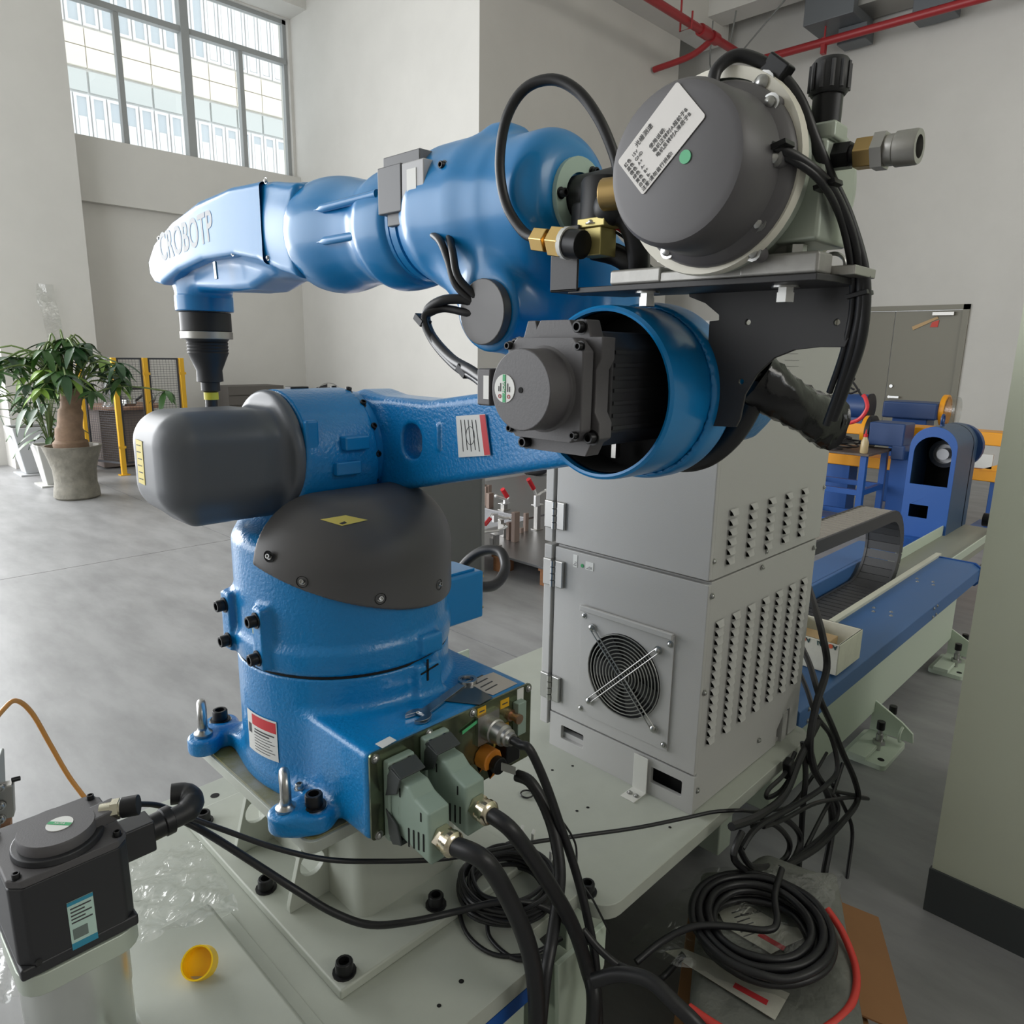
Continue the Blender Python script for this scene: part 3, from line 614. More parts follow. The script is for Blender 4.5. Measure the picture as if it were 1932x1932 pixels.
# ================================================================ pedestal
pd = thing('robot_pedestal', 'white green welded pedestal with gussets bolted on the platform under the robot', 'pedestal', (.785, 1.25, ZP))
PB = .765
MB().box(.545, 1.025, .925, 1.60, ZP, ZP+.02).build('base_plate', M_plat, pd, .004)
MB().prism(rrect(.66, .91, 1.03, 1.47, .03), (0, 0, ZP+.02), (1, 0, 0), (0, 1, 0), (0, 0, PB-.025-ZP-.02)).build('column', M_plat, pd)
MB().prism(rrect(.545, 1.025, 1.01, 1.49, .02), (0, 0, PB-.028), (1, 0, 0), (0, 1, 0), (0, 0, .024)).build('top_plate', M_plat, pd, .002)
M_olive = mat('olive_primer', srgb(120, 116, 66), .6, var=.4, vscale=12, col2=srgb(150, 150, 140))
MB().prism(rrect(.55, 1.02, 1.015, 1.485, .02), (0, 0, PB-.004), (1, 0, 0), (0, 1, 0), (0, 0, .004)).build('unpainted_top', M_olive, pd, label='olive unpainted joint face')
for y in (1.377, 1.146):
    MB().prism([[(.572, ZP+.02), (.572, ZP+.034), (.628, PB-.028), (.665, PB-.028), (.665, ZP+.02)], circ(.625, ZP+.105, .027, 20)], (0, y, 0), (1, 0, 0), (0, 0, 1), (0, .013, 0)).build('gusset', M_plat, pd, .0015)
for x, y in ((.572, .955), (.572, 1.243), (.572, 1.545), (.79, .965), (1.0, .965), (1.0, 1.545)): put(B_black, 'socket_bolt', (x, y, ZP+.02), pd, scale=1.75)
# ================================================================ control cabinet (two stacked units) on the platform
M_cab = mat('grey_textured_cabinet_paint', srgb(184, 183, 181), .42, bump=.12, bscale=420)
cx0, cx1, cy0, cy1 = 1.437, 2.04, .772, 1.237
zs = 1.092
cb = thing('control_cabinet', 'lower grey control cabinet with round fan grille, louvred side and floor bracket', 'cabinet', (1.74, 1.0, ZP))
b = MB(); zb = ZP+.1025
body = [(cy0, ZP), (cy1, ZP), (cy1, zs), (cy0, zs)]
h1 = rrect(1.115, 1.195, ZP+.035, ZP+.075, .004); h2 = rrect(.805, .895, ZP+.035, ZP+.078, .004)
MB().prism([[(cy0, ZP), (cy1, ZP), (cy1, zb), (cy0, zb)], h1, h2], (cx0+.012, 0, 0), (0, 1, 0), (0, 0, 1), (-.012, 0, 0)).build('plinth_panel', M_cab, cb, .0015)
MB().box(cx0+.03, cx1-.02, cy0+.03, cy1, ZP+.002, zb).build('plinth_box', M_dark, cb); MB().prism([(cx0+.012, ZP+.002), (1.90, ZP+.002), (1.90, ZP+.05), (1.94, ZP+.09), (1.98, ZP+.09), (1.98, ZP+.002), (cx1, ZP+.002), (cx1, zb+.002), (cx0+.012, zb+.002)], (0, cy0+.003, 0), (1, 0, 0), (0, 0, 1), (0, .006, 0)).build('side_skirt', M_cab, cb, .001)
MB().box(cx0+.012, cx0+.05, 1.10, 1.21, ZP+.001, ZP+.05).build('fork_pocket_lip', M_cab, cb, .002)
fc, fz, fr_ = .993, .793, .112
MB().prism([[(cy0+.002, zb+.004), (cy1-.002, zb+.004), (cy1-.002, zs-.004), (cy0+.002, zs-.004)], circ(fc, fz, fr_, 36)], (cx0+.014, 0, 0), (0, 1, 0), (0, 0, 1), (-.014, 0, 0)).build('front_panel', M_cab, cb, .002)
MB().box(cx0+.014, cx1, cy0+.003, cy1, zb, zs).build('body', M_cab, cb, .002)
for y0, y1 in ((cy1-.003, cy1+.035),): MB().box(cx0-.004, cx1, y0+.01, y1, ZP+.06, zs-.002).build('door_edge', M_cab, cb, .003)
MB().prism([rrect(fc-.142, fc+.142, fz-.152, fz+.152, .004), circ(fc, fz, fr_, 36)], (cx0-.001, 0, 0), (0, 1, 0), (0, 0, 1), (-.003, 0, 0)).build('fan_plate', M_cab, cb, .001)
MB().obox((cx0-.009, fc, fz+.150), (0, 1, 0), (0, 0, 1), (1, 0, 0), .142, .008, .005).build('fan_hood', M_cab, cb, .003)
MB().lathe([(fr_-.002, 0), (fr_-.002, .05)], (cx0-.002, fc, fz), (1, 0, 0), 36, caps=False).cyl((cx0+.013, fc, fz), (cx0+.0138, fc, fz), fr_-.001, n=36).build('fan_housing', M_dark, cb)
M_fanb = mat('black_fan_plastic', srgb(30, 30, 31), .4)
fan = MB().cyl((cx0+.004, fc, fz), (cx0+.012, fc, fz), .038, n=24)
for i in range(7):
    a = i*2*math.pi/7; fan.prism([(.034, -.014), (.104, -.036), (.108, .018), (.034, .014)], (cx0+.009, fc, fz), (0, math.cos(a), math.sin(a)), (.12, -math.sin(a), math.cos(a)), (.002, 0, 0))
fan.build('fan_rotor', M_fanb, cb)
gr = MB()
for i in range(11): gr.tube([(cx0-.008, fc+(.012+.0098*i)*math.cos(t*2*math.pi/36), fz+(.012+.0098*i)*math.sin(t*2*math.pi/36)) for t in range(36)], .0016, 6, closed=True, sm=False)
gr.build('grille_rings', M_steel, cb, kind='stuff')
for s1, s2 in ((1, 1), (1, -1)):
    d = Vector((0, s1, s2*1.02)).normalized(); n = Vector((0, -d.z, d.y)); e = .146
    g = MB()
    for q in (-.006, .006): g.cyl(Vector((cx0-.011, fc, fz))+n*q-d*e, Vector((cx0-.011, fc, fz))+n*q+d*e, .0017, n=8)
    g.build('grille_bar', M_steel, cb)
    for q in (-1, 1): put(B_pan, 'pan_screw', Vector((cx0-.008, fc, fz))+d*q*e, cb, (-1, 0, 0), scale=1.25)
for y, z in ((fc-.132, fz-.138), (fc-.132, fz+.128), (fc+.132, fz-.138), (fc+.132, fz+.128)): put(B_pan, 'pan_screw', (cx0-.004, y, z), cb, (-1, 0, 0), scale=.95)
def hinge(par, z, h=.075):
    y = cy1-.002
    MB().box(cx0-.012, cx0+.0, y-.036, y-.008, z-h/2, z+h/2).build('hinge_leaf', M_steel, par, .003); MB().box(cx0-.012, cx0+.0, y+.004, y+.034, z-h/2, z+h/2).build('hinge_leaf', M_steel, par, .003)
    k = MB()
    for i in range(4): k.cyl((cx0-.012, y-.002, z-h/2+i*h/4+.001), (cx0-.012, y-.002, z-h/2+(i+1)*h/4-.001), .0075, n=12)
    k.build('hinge_knuckle', M_steel, par)
hinge(cb, .68); hinge(cb, 1.015)
M_lab = mat('white_label', srgb(222, 222, 218), .5)
for y, z, w, h in ((1.165, 1.062, .007, .017), (1.117, 1.058, .013, .011)):
    l = MB().box(cx0-.0012, cx0, y-w, y+w, z-h, z+h).build('sticker', M_lab, cb)
    t_ = MB()
    for i in range(3): t_.box(cx0-.0018, cx0-.001, y-w*.7, y+w*(.7-.3*i), z-h*.7+i*h*.25, z-h*.62+i*h*.25)
    t_.build('print', M_txt, l)
MB().cyl((cx0, 1.141, 1.054), (cx0-.0012, 1.141, 1.054), .005, n=14).build('green_dot', mat('green_sticker', srgb(50, 150, 90), .5), cb)
MB().prism([(0, 0), (.055, 0), (.055, .003), (.003, .003), (.003, .10), (0, .10)], (cx0-.006, .90, ZP), (-1, 0, 0), (0, 0, 1), (0, .042, 0)).build('floor_bracket', mat('light_bracket_paint', srgb(214, 214, 208), .45), cb, .001)
for q in (.911, .931): put(B_pan, 'pan_screw', (cx0-.035, q, ZP+.003), cb, scale=.9)
# louvres: one pressed hood per slot
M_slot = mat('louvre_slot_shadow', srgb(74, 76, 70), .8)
def louvre_mesh(w=.041, h=.0135, d=.0105):
    b = MB(); n = 6; vs = []
    for i in range(n+1):
        x = -w/2+w*i/n; k = min(1, (1-i/n)*2.2)**.6
        vs += [(x, h/2, 0), (x, h*.08, d*.62*k), (x, -h*.42, d*k), (x, -h/2, d*k*.8)]
    b.add(vs, [(i*4+j, i*4+4+j, i*4+5+j, i*4+1+j) for i in range(n) for j in range(3)])
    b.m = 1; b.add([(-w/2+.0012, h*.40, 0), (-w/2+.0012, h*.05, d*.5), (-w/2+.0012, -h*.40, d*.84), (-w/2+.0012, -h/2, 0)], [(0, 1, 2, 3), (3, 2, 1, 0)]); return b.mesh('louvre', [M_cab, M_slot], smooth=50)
LV = louvre_mesh()
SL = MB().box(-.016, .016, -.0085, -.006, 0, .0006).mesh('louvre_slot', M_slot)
def louvres(par, x0, x1, ncol, ztop0, ztop1, zbot0, zbot1, dz):
    for c in range(ncol):
        f = c/(ncol-1); x = x0+(x1-x0)*f; zt = ztop0+(ztop1-ztop0)*f; zb_ = zbot0+(zbot1-zbot0)*f
        for i in range(int(round((zt-zb_)/dz))+1):
            o = put(LV, 'louvre', (x, cy0, zt-i*dz), par, (0, -1, 0), x=Vector((1, 0, 0))); put(SL, 'louvre_slot', (x, cy0, zt-i*dz), o, (0, -1, 0), x=Vector((1, 0, 0))).matrix_local = Matrix.Identity(4)
louvres(cb, 1.50, 1.975, 7, .983, .983, .675, .675, .0215)
MB().box(1.93, 1.96, cy0+.0, cy0+.02, ZP, ZP+.09).build('rear_foot', M_cab, cb, .001)
for x, z in ((1.452, 1.06), (1.70, 1.078), (2.02, 1.07), (1.452, .82), (1.455, .56), (1.78, .565)): put(B_pan, 'pan_screw', (x, cy0, z), cb, (0, -1, 0), scale=.85)
MB().box(1.8, 2.03, cy0+.01, cy0+.05, ZP, ZP+.012).build('rear_rail', M_cab, cb, .002)
cu = thing('power_cabinet', 'upper grey cabinet unit with a louvred side, stacked on the fan cabinet', 'cabinet', (1.74, 1.0, zs))
ux1 = 2.06
MB().box(cx0+.012, ux1, cy0+.003, cy1, zs+.004, 1.672).build('body', M_cab, cu, .002)
MB().box(cx0-.002, cx0+.0125, cy0+.002, cy1-.002, zs+.006, 1.67).build('front_panel', M_cab, cu, .003)
MB().box(cx0-.004, ux1, cy1+.007, cy1+.035, zs+.006, 1.67).build('door_edge', M_cab, cu, .003)
hinge(cu, 1.176)
louvres(cu, 1.525, 1.915, 5, 1.248, 1.248, 1.132, 1.132, .0232)
for x, z in ((1.452, 1.142), (1.72, 1.115), (2.05, 1.24)): put(B_pan, 'pan_screw', (x, cy0+.003, z), cu, (0, -1, 0), scale=.85)
MB().box(1.72, 1.80, cy0+.0022, cy0+.003, 1.575, 1.5756).box(1.72, 1.80, cy0+.0022, cy0+.003, 1.59, 1.5906).box(1.72, 1.79, cy0+.0022, cy0+.003, 1.605, 1.6056).build('engraved_line', M_txt, cu)
# ================================================================ linear track to the right
M_grey2 = mat('grey_green_sheet', srgb(150, 152, 140), .5)
tr = thing('linear_track', 'blue covered linear rail bench with mint beams running away to the right', 'machine', (3.2, 1.1, 0))
X0_, X1_ = 2.09, 4.32
prof = [(.985, .53), (.985, .55), (.822, .55), (.787, .527), (.787, .462), (.83, .45), (.86, .45)]
MB().prism(prof, (X0_, 0, 0), (0, 1, 0), (0, 0, 1), (X1_-X0_, 0, 0)).build('rail_cover', M_blue2, tr, .003)
MB().prism([(.985, .53), (.985, .555), (.81, .555), (.775, .53), (.775, .46), (.80, .43), (.985, .43)], (X1_-.002, 0, 0), (0, 1, 0), (0, 0, 1), (.012, 0, 0)).build('end_cap', M_blue3, tr, .004)
MB().box(X0_+.02, X1_+.05, .985, 1.012, .47, .562).build('cover_edge_strip', mat('cream_strip', srgb(206, 206, 190), .5), tr, .002)
MB().box(X0_+.02, X1_-.05, .86, 1.02, .13, .46).build('beam', M_mint, tr, .006)
MB().box(X0_+.02, 6.1, 1.012, 1.33, .36, .40).build('chain_tray', M_grey2, tr, .002)
MB().box(4.4, 6.0, 1.012, 1.02, .40, .45).build('tray_lip', M_mint, tr, .002); MB().box(4.6, 5.6, 1.27, 1.278, .40, .47).build('tray_lip', M_mint, tr, .002)
MB().box(2.1, 4.5, 1.30, 1.46, .49, .52).box(2.1, 4.5, 1.285, 1.31, .40, .52).build('rear_rail_cover', M_blue2, tr, .004)
MB().box(2.1, 6.2, 1.34, 1.50, .12, .36).build('rear_beam', M_blue3, tr, .006)
for x in (2.55, 3.15, 3.75):
    for dx, dy in ((0, .86), (.05, .875), (.0, .93), (.05, .945)): put(B_pan, 'pan_screw', (x+dx, dy, .55), tr, scale=.9)
for x in (2.16, 2.21, 3.5, 3.55):
    for z in (.515, .475): put(B_pan, 'pan_screw', (x, .787, z), tr, (0, -1, 0), scale=.9)
for x in (3.3, 3.35, 3.44): put(B_pan, 'pan_screw', (x, 1.37, .52), tr)
def foot(x):
    f = MB().prism(rrect(x-.10, x+.17, .735, .90, .02), (0, 0, 0), (1, 0, 0), (0, 1, 0), (0, 0, .022)).build('foot_plate', M_mint, tr, .002)
    MB().box(x-.13, x+.13, .80, .87, .03, .05).build('foot_tab', M_mint, tr, .002)
    MB().prism([(.87, .05), (.70, .05), (.705, .09), (.75, .125), (.87, .19)], (x+.12, 0, 0), (0, 1, 0), (0, 0, 1), (.012, 0, 0)).build('foot_gusset', M_mint, tr, .002)
    for px_, py_ in ((x+.02, .80), (x+.20, .81)):
        MB().cyl((px_, py_, .02), (px_, py_, .12), .010, n=12).hexa((px_, py_, .05), (px_, py_, .066), .024).cyl((px_, py_, .066), (px_, py_, .095), .014, n=12).build('levelling_bolt', M_steel, tr); MB().cyl((px_, py_, .115), (px_, py_, .15), .016, n=14).build('bolt_cap', M_bolt, tr, .002)
    MB().tube([(x+.12+.035*math.cos(t), .745, .075+.03*math.sin(t)) for t in [i*.5236 for i in range(12)]], .006, 6, 2, True).build('lifting_eye', M_mint, tr)
    MB().cyl((x-.05, .765, .0221), (x-.05, .765, .0226), .013).build('anchor_hole', M_dark, tr)
foot(2.98); foot(4.15)
# cable chain: one link repeated
ch = thing('cable_chain', 'black plastic cable drag chain looping back above the rail bench', 'cable chain', (4.3, 1.18, .42))
M_chain = mat('black_chain_plastic', srgb(62, 62, 64), .5); M_chtop = mat('worn_grey_chain_lid', srgb(146, 140, 132), .55)
CP = .052
lk = MB(); lk.m = 0
lk.box(-CP*.52, CP*.52, -.085, -.073, -.028, .028).box(-CP*.52, CP*.52, .073, .085, -.028, .028); lk.m = 1
lk.box(-CP*.38, CP*.38, -.073, .073, .018, .026); lk.m = 0; lk.box(-CP*.42, CP*.42, -.073, .073, -.024, -.018)
LKM = lk.mesh('chain_link', [M_chain, M_chtop]); LKD = lk.mesh('chain_link', [M_chain, M_chain])
R_, zl = .20, .43; xe = at(1705, 1000, 'y', 1.095).x-R_
path = [(x, zl) for x in np.arange(2.1, xe, CP)]
na = int(math.pi*R_/CP); path += [(xe+R_*math.sin(math.pi*i/na), zl+R_-R_*math.cos(math.pi*i/na)) for i in range(na)]
path += [(xe-CP*i, zl+2*R_+.012*i*CP*1.0) for i in range(0, 40)]
for i in range(1, len(path)-1):
    (xa, za), (xb, zb2) = path[i-1], path[i+1]; d = Vector((xb-xa, 0, zb2-za)).normalized(); n = Vector((d.z, 0, -d.x))
    put(LKM if d.x < -.3 else LKD, 'chain_link', (path[i][0], 1.18, path[i][1]), ch, n, x=-d)
# headstock
hs = thing('headstock', 'blue arched headstock housing with dark opening beyond the cable chain', 'machine', (5.85, 1.41, .36))
yc_, R2 = 1.402, .147
arch = [(yc_-R2, .36), (yc_+R2, .36)] + circ(yc_, .995, R2, 20, 0, 180)
hole_ = [(yc_-.118, .735), (yc_+.118, .735)] + circ(yc_, .955, .118, 16, 0, 180)
MB().prism([arch, hole_, rrect(yc_-.02, yc_+.10, .50, .59, .004)], (5.58, 0, 0), (0, 1, 0), (0, 0, 1), (.012, 0, 0)).build('front_plate', M_blue3, hs, .002)
MB().prism([arch, [(yc_-R2+.01, .37), (yc_+R2-.01, .37)] + circ(yc_, .995, R2-.01, 20, 0, 180)], (5.592, 0, 0), (0, 1, 0), (0, 0, 1), (.53, 0, 0)).build('shell', mat('dull_blue_shell', srgb(60, 84, 112), .45), hs, .002)
MB().prism(arch, (6.0, 0, 0), (0, 1, 0), (0, 0, 1), (.02, 0, 0)).build('back_plate', M_dark, hs)
MB().lathe([(.10, 0), (.10, .1), (.07, .11), (.07, .05), (.04, .05), (.04, .14), (.02, .14)], (5.98, yc_, .93), (-1, 0, 0), 24).build('spindle', M_plate, hs)
MB().lathe([(.165, 0), (.165, .06)], (6.12, yc_-.02, .97), (1, 0, 0), 28).build('rear_flange', M_navy, hs, .006)
MB().box(5.5, 6.2, yc_-.19, yc_+.19, .33, .362).build('base', M_blue3, hs, .004)
MB().tube([(5.72+.028*math.cos(t), yc_, 1.185+.032*math.sin(t)) for t in [i*.5236 for i in range(12)]], .008, 8, 2, True).cyl((5.72, yc_, 1.13), (5.72, yc_, 1.16), .014).build('eyebolt', M_navy, hs)
MB().cyl((6.3, 1.18, .42), (6.3, 1.05, .42), .05).build('roller', M_bolt, hs)
# work table, bottle
wt = thing('work_table', 'blue steel frame work table with worn dark top next to the headstock', 'table', (7.15, 2.5, 0))
MB().box(6.83, 7.5, 2.22, 2.95, .73, .75).build('tabletop', mat('worn_table_top', srgb(96, 84, 76), .5, var=.4, vscale=10), wt, .003)
for x in (6.87, 7.42):
    for y in (2.25, 2.86): MB().box(x, x+.055, y, y+.055, 0, .73).build('leg', M_blue3, wt, .003)
for z in (.36, .06):
    for y in (2.255, 2.865): MB().box(6.9, 7.42, y, y+.045, z, z+.05).build('rail', M_blue3, wt, .002)
    for x in (6.872, 7.425): MB().box(x, x+.045, 2.3, 2.86, z, z+.05).build('rail', M_blue3, wt, .002)
MB().box(7.45, 7.5, 2.0, 2.22, .0, .74).box(7.46, 7.48, 1.75, 2.2, .1, .72).build('side_panel', M_blue3, wt, .003)
MB().box(6.9, 7.4, 2.3, 2.85, .04, .06).build('shelf', M_plate, wt)
a = V(6.90, 2.29, .75)
bt = thing('plastic_bottle', 'clear plastic bottle with red pointed cap on the work table corner', 'bottle', a)
MB().lathe([(.03, 0), (.034, .01), (.034, .1), (.02, .135), (.016, .15)], a, (0, 0, 1)).build('bottle', mat('amber_clear_plastic', srgb(190, 170, 130), .25), bt); MB().lathe([(.018, .148), (.018, .172), (.008, .176), (.003, .215)], a, (0, 0, 1)).build('cap', MATS['red_vinyl_grip'], bt)
cbn = MB()
rr = random.Random(11)
for i in range(5):
    c = Vector((7.05+rr.uniform(-.1, .1), 2.55+rr.uniform(-.12, .12), .765+.02*i)); cbn.tube([c+Vector((.14*math.cos(t+i)*rr.uniform(.8, 1.2), .16*math.sin(t+i)*rr.uniform(.8, 1.2), rr.uniform(0, .03))) for t in [k*.7854 for k in range(8)]], .008, 6, 4, True)
tagit(cbn.build('cable_bundle', M_cable), 'tangle of thin dark cables lying on the work table', 'cables')
p = [V(6.95, 2.62, .765)]+[at(x, y, 'x', 6.95) for x, y in ((1580, 795), (1600, 798), (1622, 790), (1636, 770), (1633, 752), (1628, 745))]
tagit(MB().tube(p, .018, 8).build('red_hose', mat('red_hose', srgb(214, 60, 66), .35)), 'bright red hose curving up above the work table', 'hose')
p = [[at(x, y, 'x', 7.0) for x, y in q] for q in (((1625, 746), (1610, 722), (1595, 712)), ((1622, 735), (1603, 742), (1598, 725), (1612, 715), (1600, 705)), ((1560, 740), (1590, 728), (1612, 735)))]
b = MB(); [b.tube(q, .010, 6) for q in p]; tagit(b.build('torch_leads', M_cable), 'black looping torch leads hanging above the red hose', 'cables')
ts = thing('lead_support', 'thin dark stand with red knob added on the work table to hold up the torch leads', 'stand', (7.0, 2.62, .75)); q = at(1592, 716, 'x', 7.0); MB().cyl((7.0, q.y, .75), q, .012, n=10).cyl((7.0, q.y, .75), (7.0, q.y, .765), .06).build('pole', M_blackmetal, ts); MB().ball(q+Vector((0, .05, .03)), .025).build('red_knob', MATS['red_vinyl_grip'], ts)  # pole added as a support under the hanging torch leads
# orange positioner in the background
ps = thing('positioner', 'orange beam turning positioner with blue legs behind the headstock', 'machine', (7.9, 2, 0))
MB().box(7.75, 8.05, -.2, 3.4, .83, .95).build('upper_beam', M_orange, ps, .01); MB().box(7.75, 8.05, .6, 3.3, .50, .61).build('lower_beam', M_orange, ps, .01)
MB().box(7.7, 8.1, .8, 1.35, .66, .86).build('end_bracket', M_orange, ps, .02); MB().prism([(1.15, .62), (1.55, .60), (1.15, .78)], (7.74, 0, 0), (0, 1, 0), (0, 0, 1), (.02, 0, 0)).build('brace', M_orange, ps)
MB().box(7.78, 8.02, 1.15, 1.45, .08, .52).box(7.7, 8.1, 1.05, 1.55, 0, .08).build('leg', M_blue3, ps, .006); MB().box(7.78, 8.02, 2.7, 3.0, 0, .5).build('leg', M_blue3, ps, .006)
MB().box(7.74, 7.76, 1.45, 1.75, .62, .75).build('white_plate', M_lab, ps)
for y in (1.02, 1.18): MB().cyl((7.7, y, .69), (7.692, y, .69), .012).build('bolt_hole', M_dark, ps)
td = thing('tailstock', 'blue boxy tailstock with orange rimmed face plate beside the work table', 'machine', (7.5, 2.3, .7))
MB().box(7.35, 7.65, 2.10, 2.42, .78, 1.0).box(7.35, 7.5, 2.08, 2.2, .66, .80).build('gearbox', M_navy, td, .015); MB().cyl((7.5, 2.42, .89), (7.5, 2.46, .89), .16, n=32).build('back_plate', M_black, td); MB().cyl((7.5, 2.46, .89), (7.5, 2.50, .89), .155, n=32).build('face_plate', M_orange, td, .004)
tm = thing('drive_motor', 'navy blue round drive motor at the left end of the orange beam', 'motor', (7.9, 2.8, .95))
MB().cyl((7.9, 2.62, 1.10), (7.9, 3.1, 1.10), .13, n=28).build('motor_body', M_navy, tm, .01); MB().box(7.75, 8.05, 2.62, 3.1, .93, 1.0).build('saddle', M_navy, tm, .01); MB().cyl((7.9, 2.60, 1.10), (7.9, 2.62, 1.10), .14, n=28).build('end_cover', M_black, tm); MB().box(7.72, 7.78, 2.9, 3.0, .88, .98).build('yellow_tag', M_yellow, tm)
tm = thing('drive_motor', 'navy blue gear motor with orange disc standing in front of the double door', 'motor', (8.9, 2.3, .95))
MB().box(8.7, 9.1, 2.2, 2.75, .95, 1.13).build('motor_body', M_navy, tm, .02); MB().box(8.75, 9.05, 2.3, 2.65, 0, .95).build('stand', M_blue3, tm, .01); MB().cyl((8.9, 2.2, 1.05), (8.9, 2.15, 1.05), .17, n=28).build('face_plate', M_orange, tm, .004); MB().cyl((8.9, 2.15, 1.05), (8.9, 2.05, 1.05), .15, n=24).build('wrapped_hub', M_film, tm)
wb = thing('wrapped_bundle', 'yellow plastic wrapped bundle on the right end of the orange beam', 'bundle', (7.85, 1.1, .95)); MB().ball((7.85, 1.05, 1.0), .14, .22, .11).build('wrap', mat('yellowish_plastic', srgb(206, 166, 92), .3, bump=.6, bscale=14, bdist=.02), wb); MB().ball((7.82, .98, 1.06), .10, .14, .07).build('inner_coil', mat('grey_wrap', srgb(120, 120, 120), .35, bump=.6, bscale=14, bdist=.02), wb)
rg = thing('rag_pile', 'tan crumpled rag on the floor under the rear rail', 'rag', (3.3, 1.75, .0)); MB().ball((3.35, 1.7, .16), .2, .2, .16, 20, 12).build('rag', mat('tan_cloth', srgb(150, 120, 70), .9, bump=1, bscale=16, bdist=.03), rg)
# white polystyrene box
wx = thing('white_box', 'open white printed box standing on the near end of the blue rail cover', 'box', (2.5, .9, .55))
bx0, bx1, by0, by1, bz0, bz1 = 2.385, 2.60, .792, 1.005, .551, .662
M_bx = mat('white_coated_card', srgb(224, 222, 208), .6, var=.08, vscale=30)
MB().prism([[(bx0, by0), (bx1, by0), (bx1, by1), (bx0, by1)], [(bx0+.008, by0+.008), (bx1-.008, by0+.008), (bx1-.008, by1-.008), (bx0+.008, by1-.008)]], (0, 0, bz0), (1, 0, 0), (0, 1, 0), (0, 0, bz1-bz0)).build('walls', M_bx, wx, .004)
MB().box(bx0+.004, bx1-.004, by0+.004, by1-.004, bz0, bz0+.006).build('bottom', M_bx, wx); MB().box(bx0+.05, bx0+.15, by0+.06, by0+.18, bz0+.006, bz0+.085).build('kraft_insert', MATS['kraft_paper'], wx, .002)
M_pg = mat('dark_green_print', srgb(36, 74, 76), .6); M_po = mat('orange_print', srgb(222, 104, 68), .6)
for yy in (.835, .925):
    tx = text('A   TAI', .0225, (bx0-.0006, yy, bz1-.012), (0, 1, 0), (0, 0, -1), M_pg, wx, shear=-.15, bold=.0004)
    MB().cyl((bx0, yy-.013, bz1-.012), (bx0-.0008, yy-.013, bz1-.012), .0078, n=18).build('letter_o', M_po, wx)
# ================================================================ industrial robot
M_blue = mat('robot_blue_paint', srgb(6, 124, 188), .32, coat=.25, bump=.04, bscale=30)
M_cast = mat('robot_blue_cast_paint', srgb(6, 124, 188), .30, coat=.35, bump=.55, bscale=150, bdist=.003, detail=3)
M_grey = mat('charcoal_plastic', srgb(94, 97, 102), .4)
M_dome = mat('black_plastic_cover', srgb(88, 86, 86), .40)
M_mot = mat('motor_black', srgb(40, 40, 43), .42, bump=.05, bscale=300)
M_motg = mat('motor_grey_face', srgb(84, 82, 84), .5, bump=.08, bscale=400)
M_yel = mat('yellow_sticker', srgb(226, 208, 110), .5); M_redl = mat('red_label_band', srgb(204, 56, 62), .5)
M_alu2 = mat('cast_aluminium', (.42, .41, .39), .45, .5, bump=.25, bscale=45, var=.2, vscale=20)
M_mintring = mat('pale_green_plastic', srgb(176, 198, 184), .45)
M_gtxt = mat('grey_logo_print', srgb(172, 176, 180), .5)
rb = thing('welding_robot', 'large blue six axis welding robot arm with black motors and grey covers', 'robot', (.785, 1.25, PB))
JX, JY = .785, 1.25
eyes = [at(540, 1528, 'z', .803), at(384, 1387, 'z', .803)]; blts = [at(593, 1522, 'z', .803), at(416, 1360, 'z', .803)]
Z0 = PB+.003
def dsc(x, y, r): return sd_cyl(2, (x, y), r, Z0, .803, .006)
pads = []
for e, b_ in zip(eyes, blts): pads += [dsc(e.x, e.y, .032), dsc(b_.x, b_.y, .036)]
pads += [dsc(2*JX-e.x, e.y, .036) for e in eyes]
fl_ = smin(.03, sd_poly(2, [(.585, 1.09), (.985, 1.09), (.985, 1.42), (.585, 1.42)], Z0, .803, .008), *pads)
base = smin(.03, sd_cyl(2, (JX, JY), .215, Z0, 1.010, .003), fl_)
base = smin(.022, base, sd_box((.808, 1.07, .860), (.197, .147, .083), .012))
base = smin(.02, base, sd_box((.83, 1.045, .975), (.03, .02, .03), .006))
sdf_obj('base_casting', base, (.50, .90, .755), (1.09, 1.50, 1.03), .0045, M_cast, rb)
tur = smin(.02, sd_cyl(2, (JX, JY), .213, 1.016, 1.265, .03), sd_cyl(2, (JX, JY), .217, 1.016, 1.06, .004))
neck = smin(.06, sd_box((.765, 1.33, 1.28), (.085, .10, .12), .03), sd_cyl(0, (1.33, 1.395), .126, .69, .845, .004))
tur = smin(.07, tur, neck)
tur = cut(tur, sd_half((.0, .19, -1.0), .19*1.02-1.245), .02) if False else tur
tur = cut(tur, sd_ell((.70, 1.02, 1.20), (.16, .09, .10)), .02) if False else tur
for y in (1.193, 1.322): tur = smin(.012, tur, sd_poly(1, [(.563, 1.022), (.70, 1.022), (.70, 1.165), (.563, 1.138)], y-.017, y+.017, .004))
tur = smin(.012, tur, sd_box((.60, 1.257, 1.04), (.02, .07, .018), .005), sd_box((.835, 1.042, 1.045), (.027, .02, .02), .006))
sdf_obj('turret_casting', tur, (.54, 1.00, 1.005), (1.03, 1.49, 1.535), .0048, M_cast, rb)
MB().lathe([(.2135, 0), (.2135, .006)], (JX, JY, 1.010), (0, 0, 1), 64).build('joint_gap', M_dark, rb)
mk = MB(); a = at(803, 1262, 'y', 1.03)
mk.obox((a.x, 1.0235, a.z), (1, 0, 0), (0, 0, 1), (0, 1, 0), .0022, .022, .001).obox((a.x+.005, 1.0235, a.z), (1, 0, .2), (-.2, 0, 1), (0, 1, 0), .022, .0015, .001).build('zero_mark', M_dark, rb)
for y, z in ((1.322, 1.113), (1.315, 1.043), (1.193, 1.117), (1.195, 1.043)): put(B_black, 'socket_bolt', (.563, y, z), rb, (-1, 0, 0), scale=1.25)
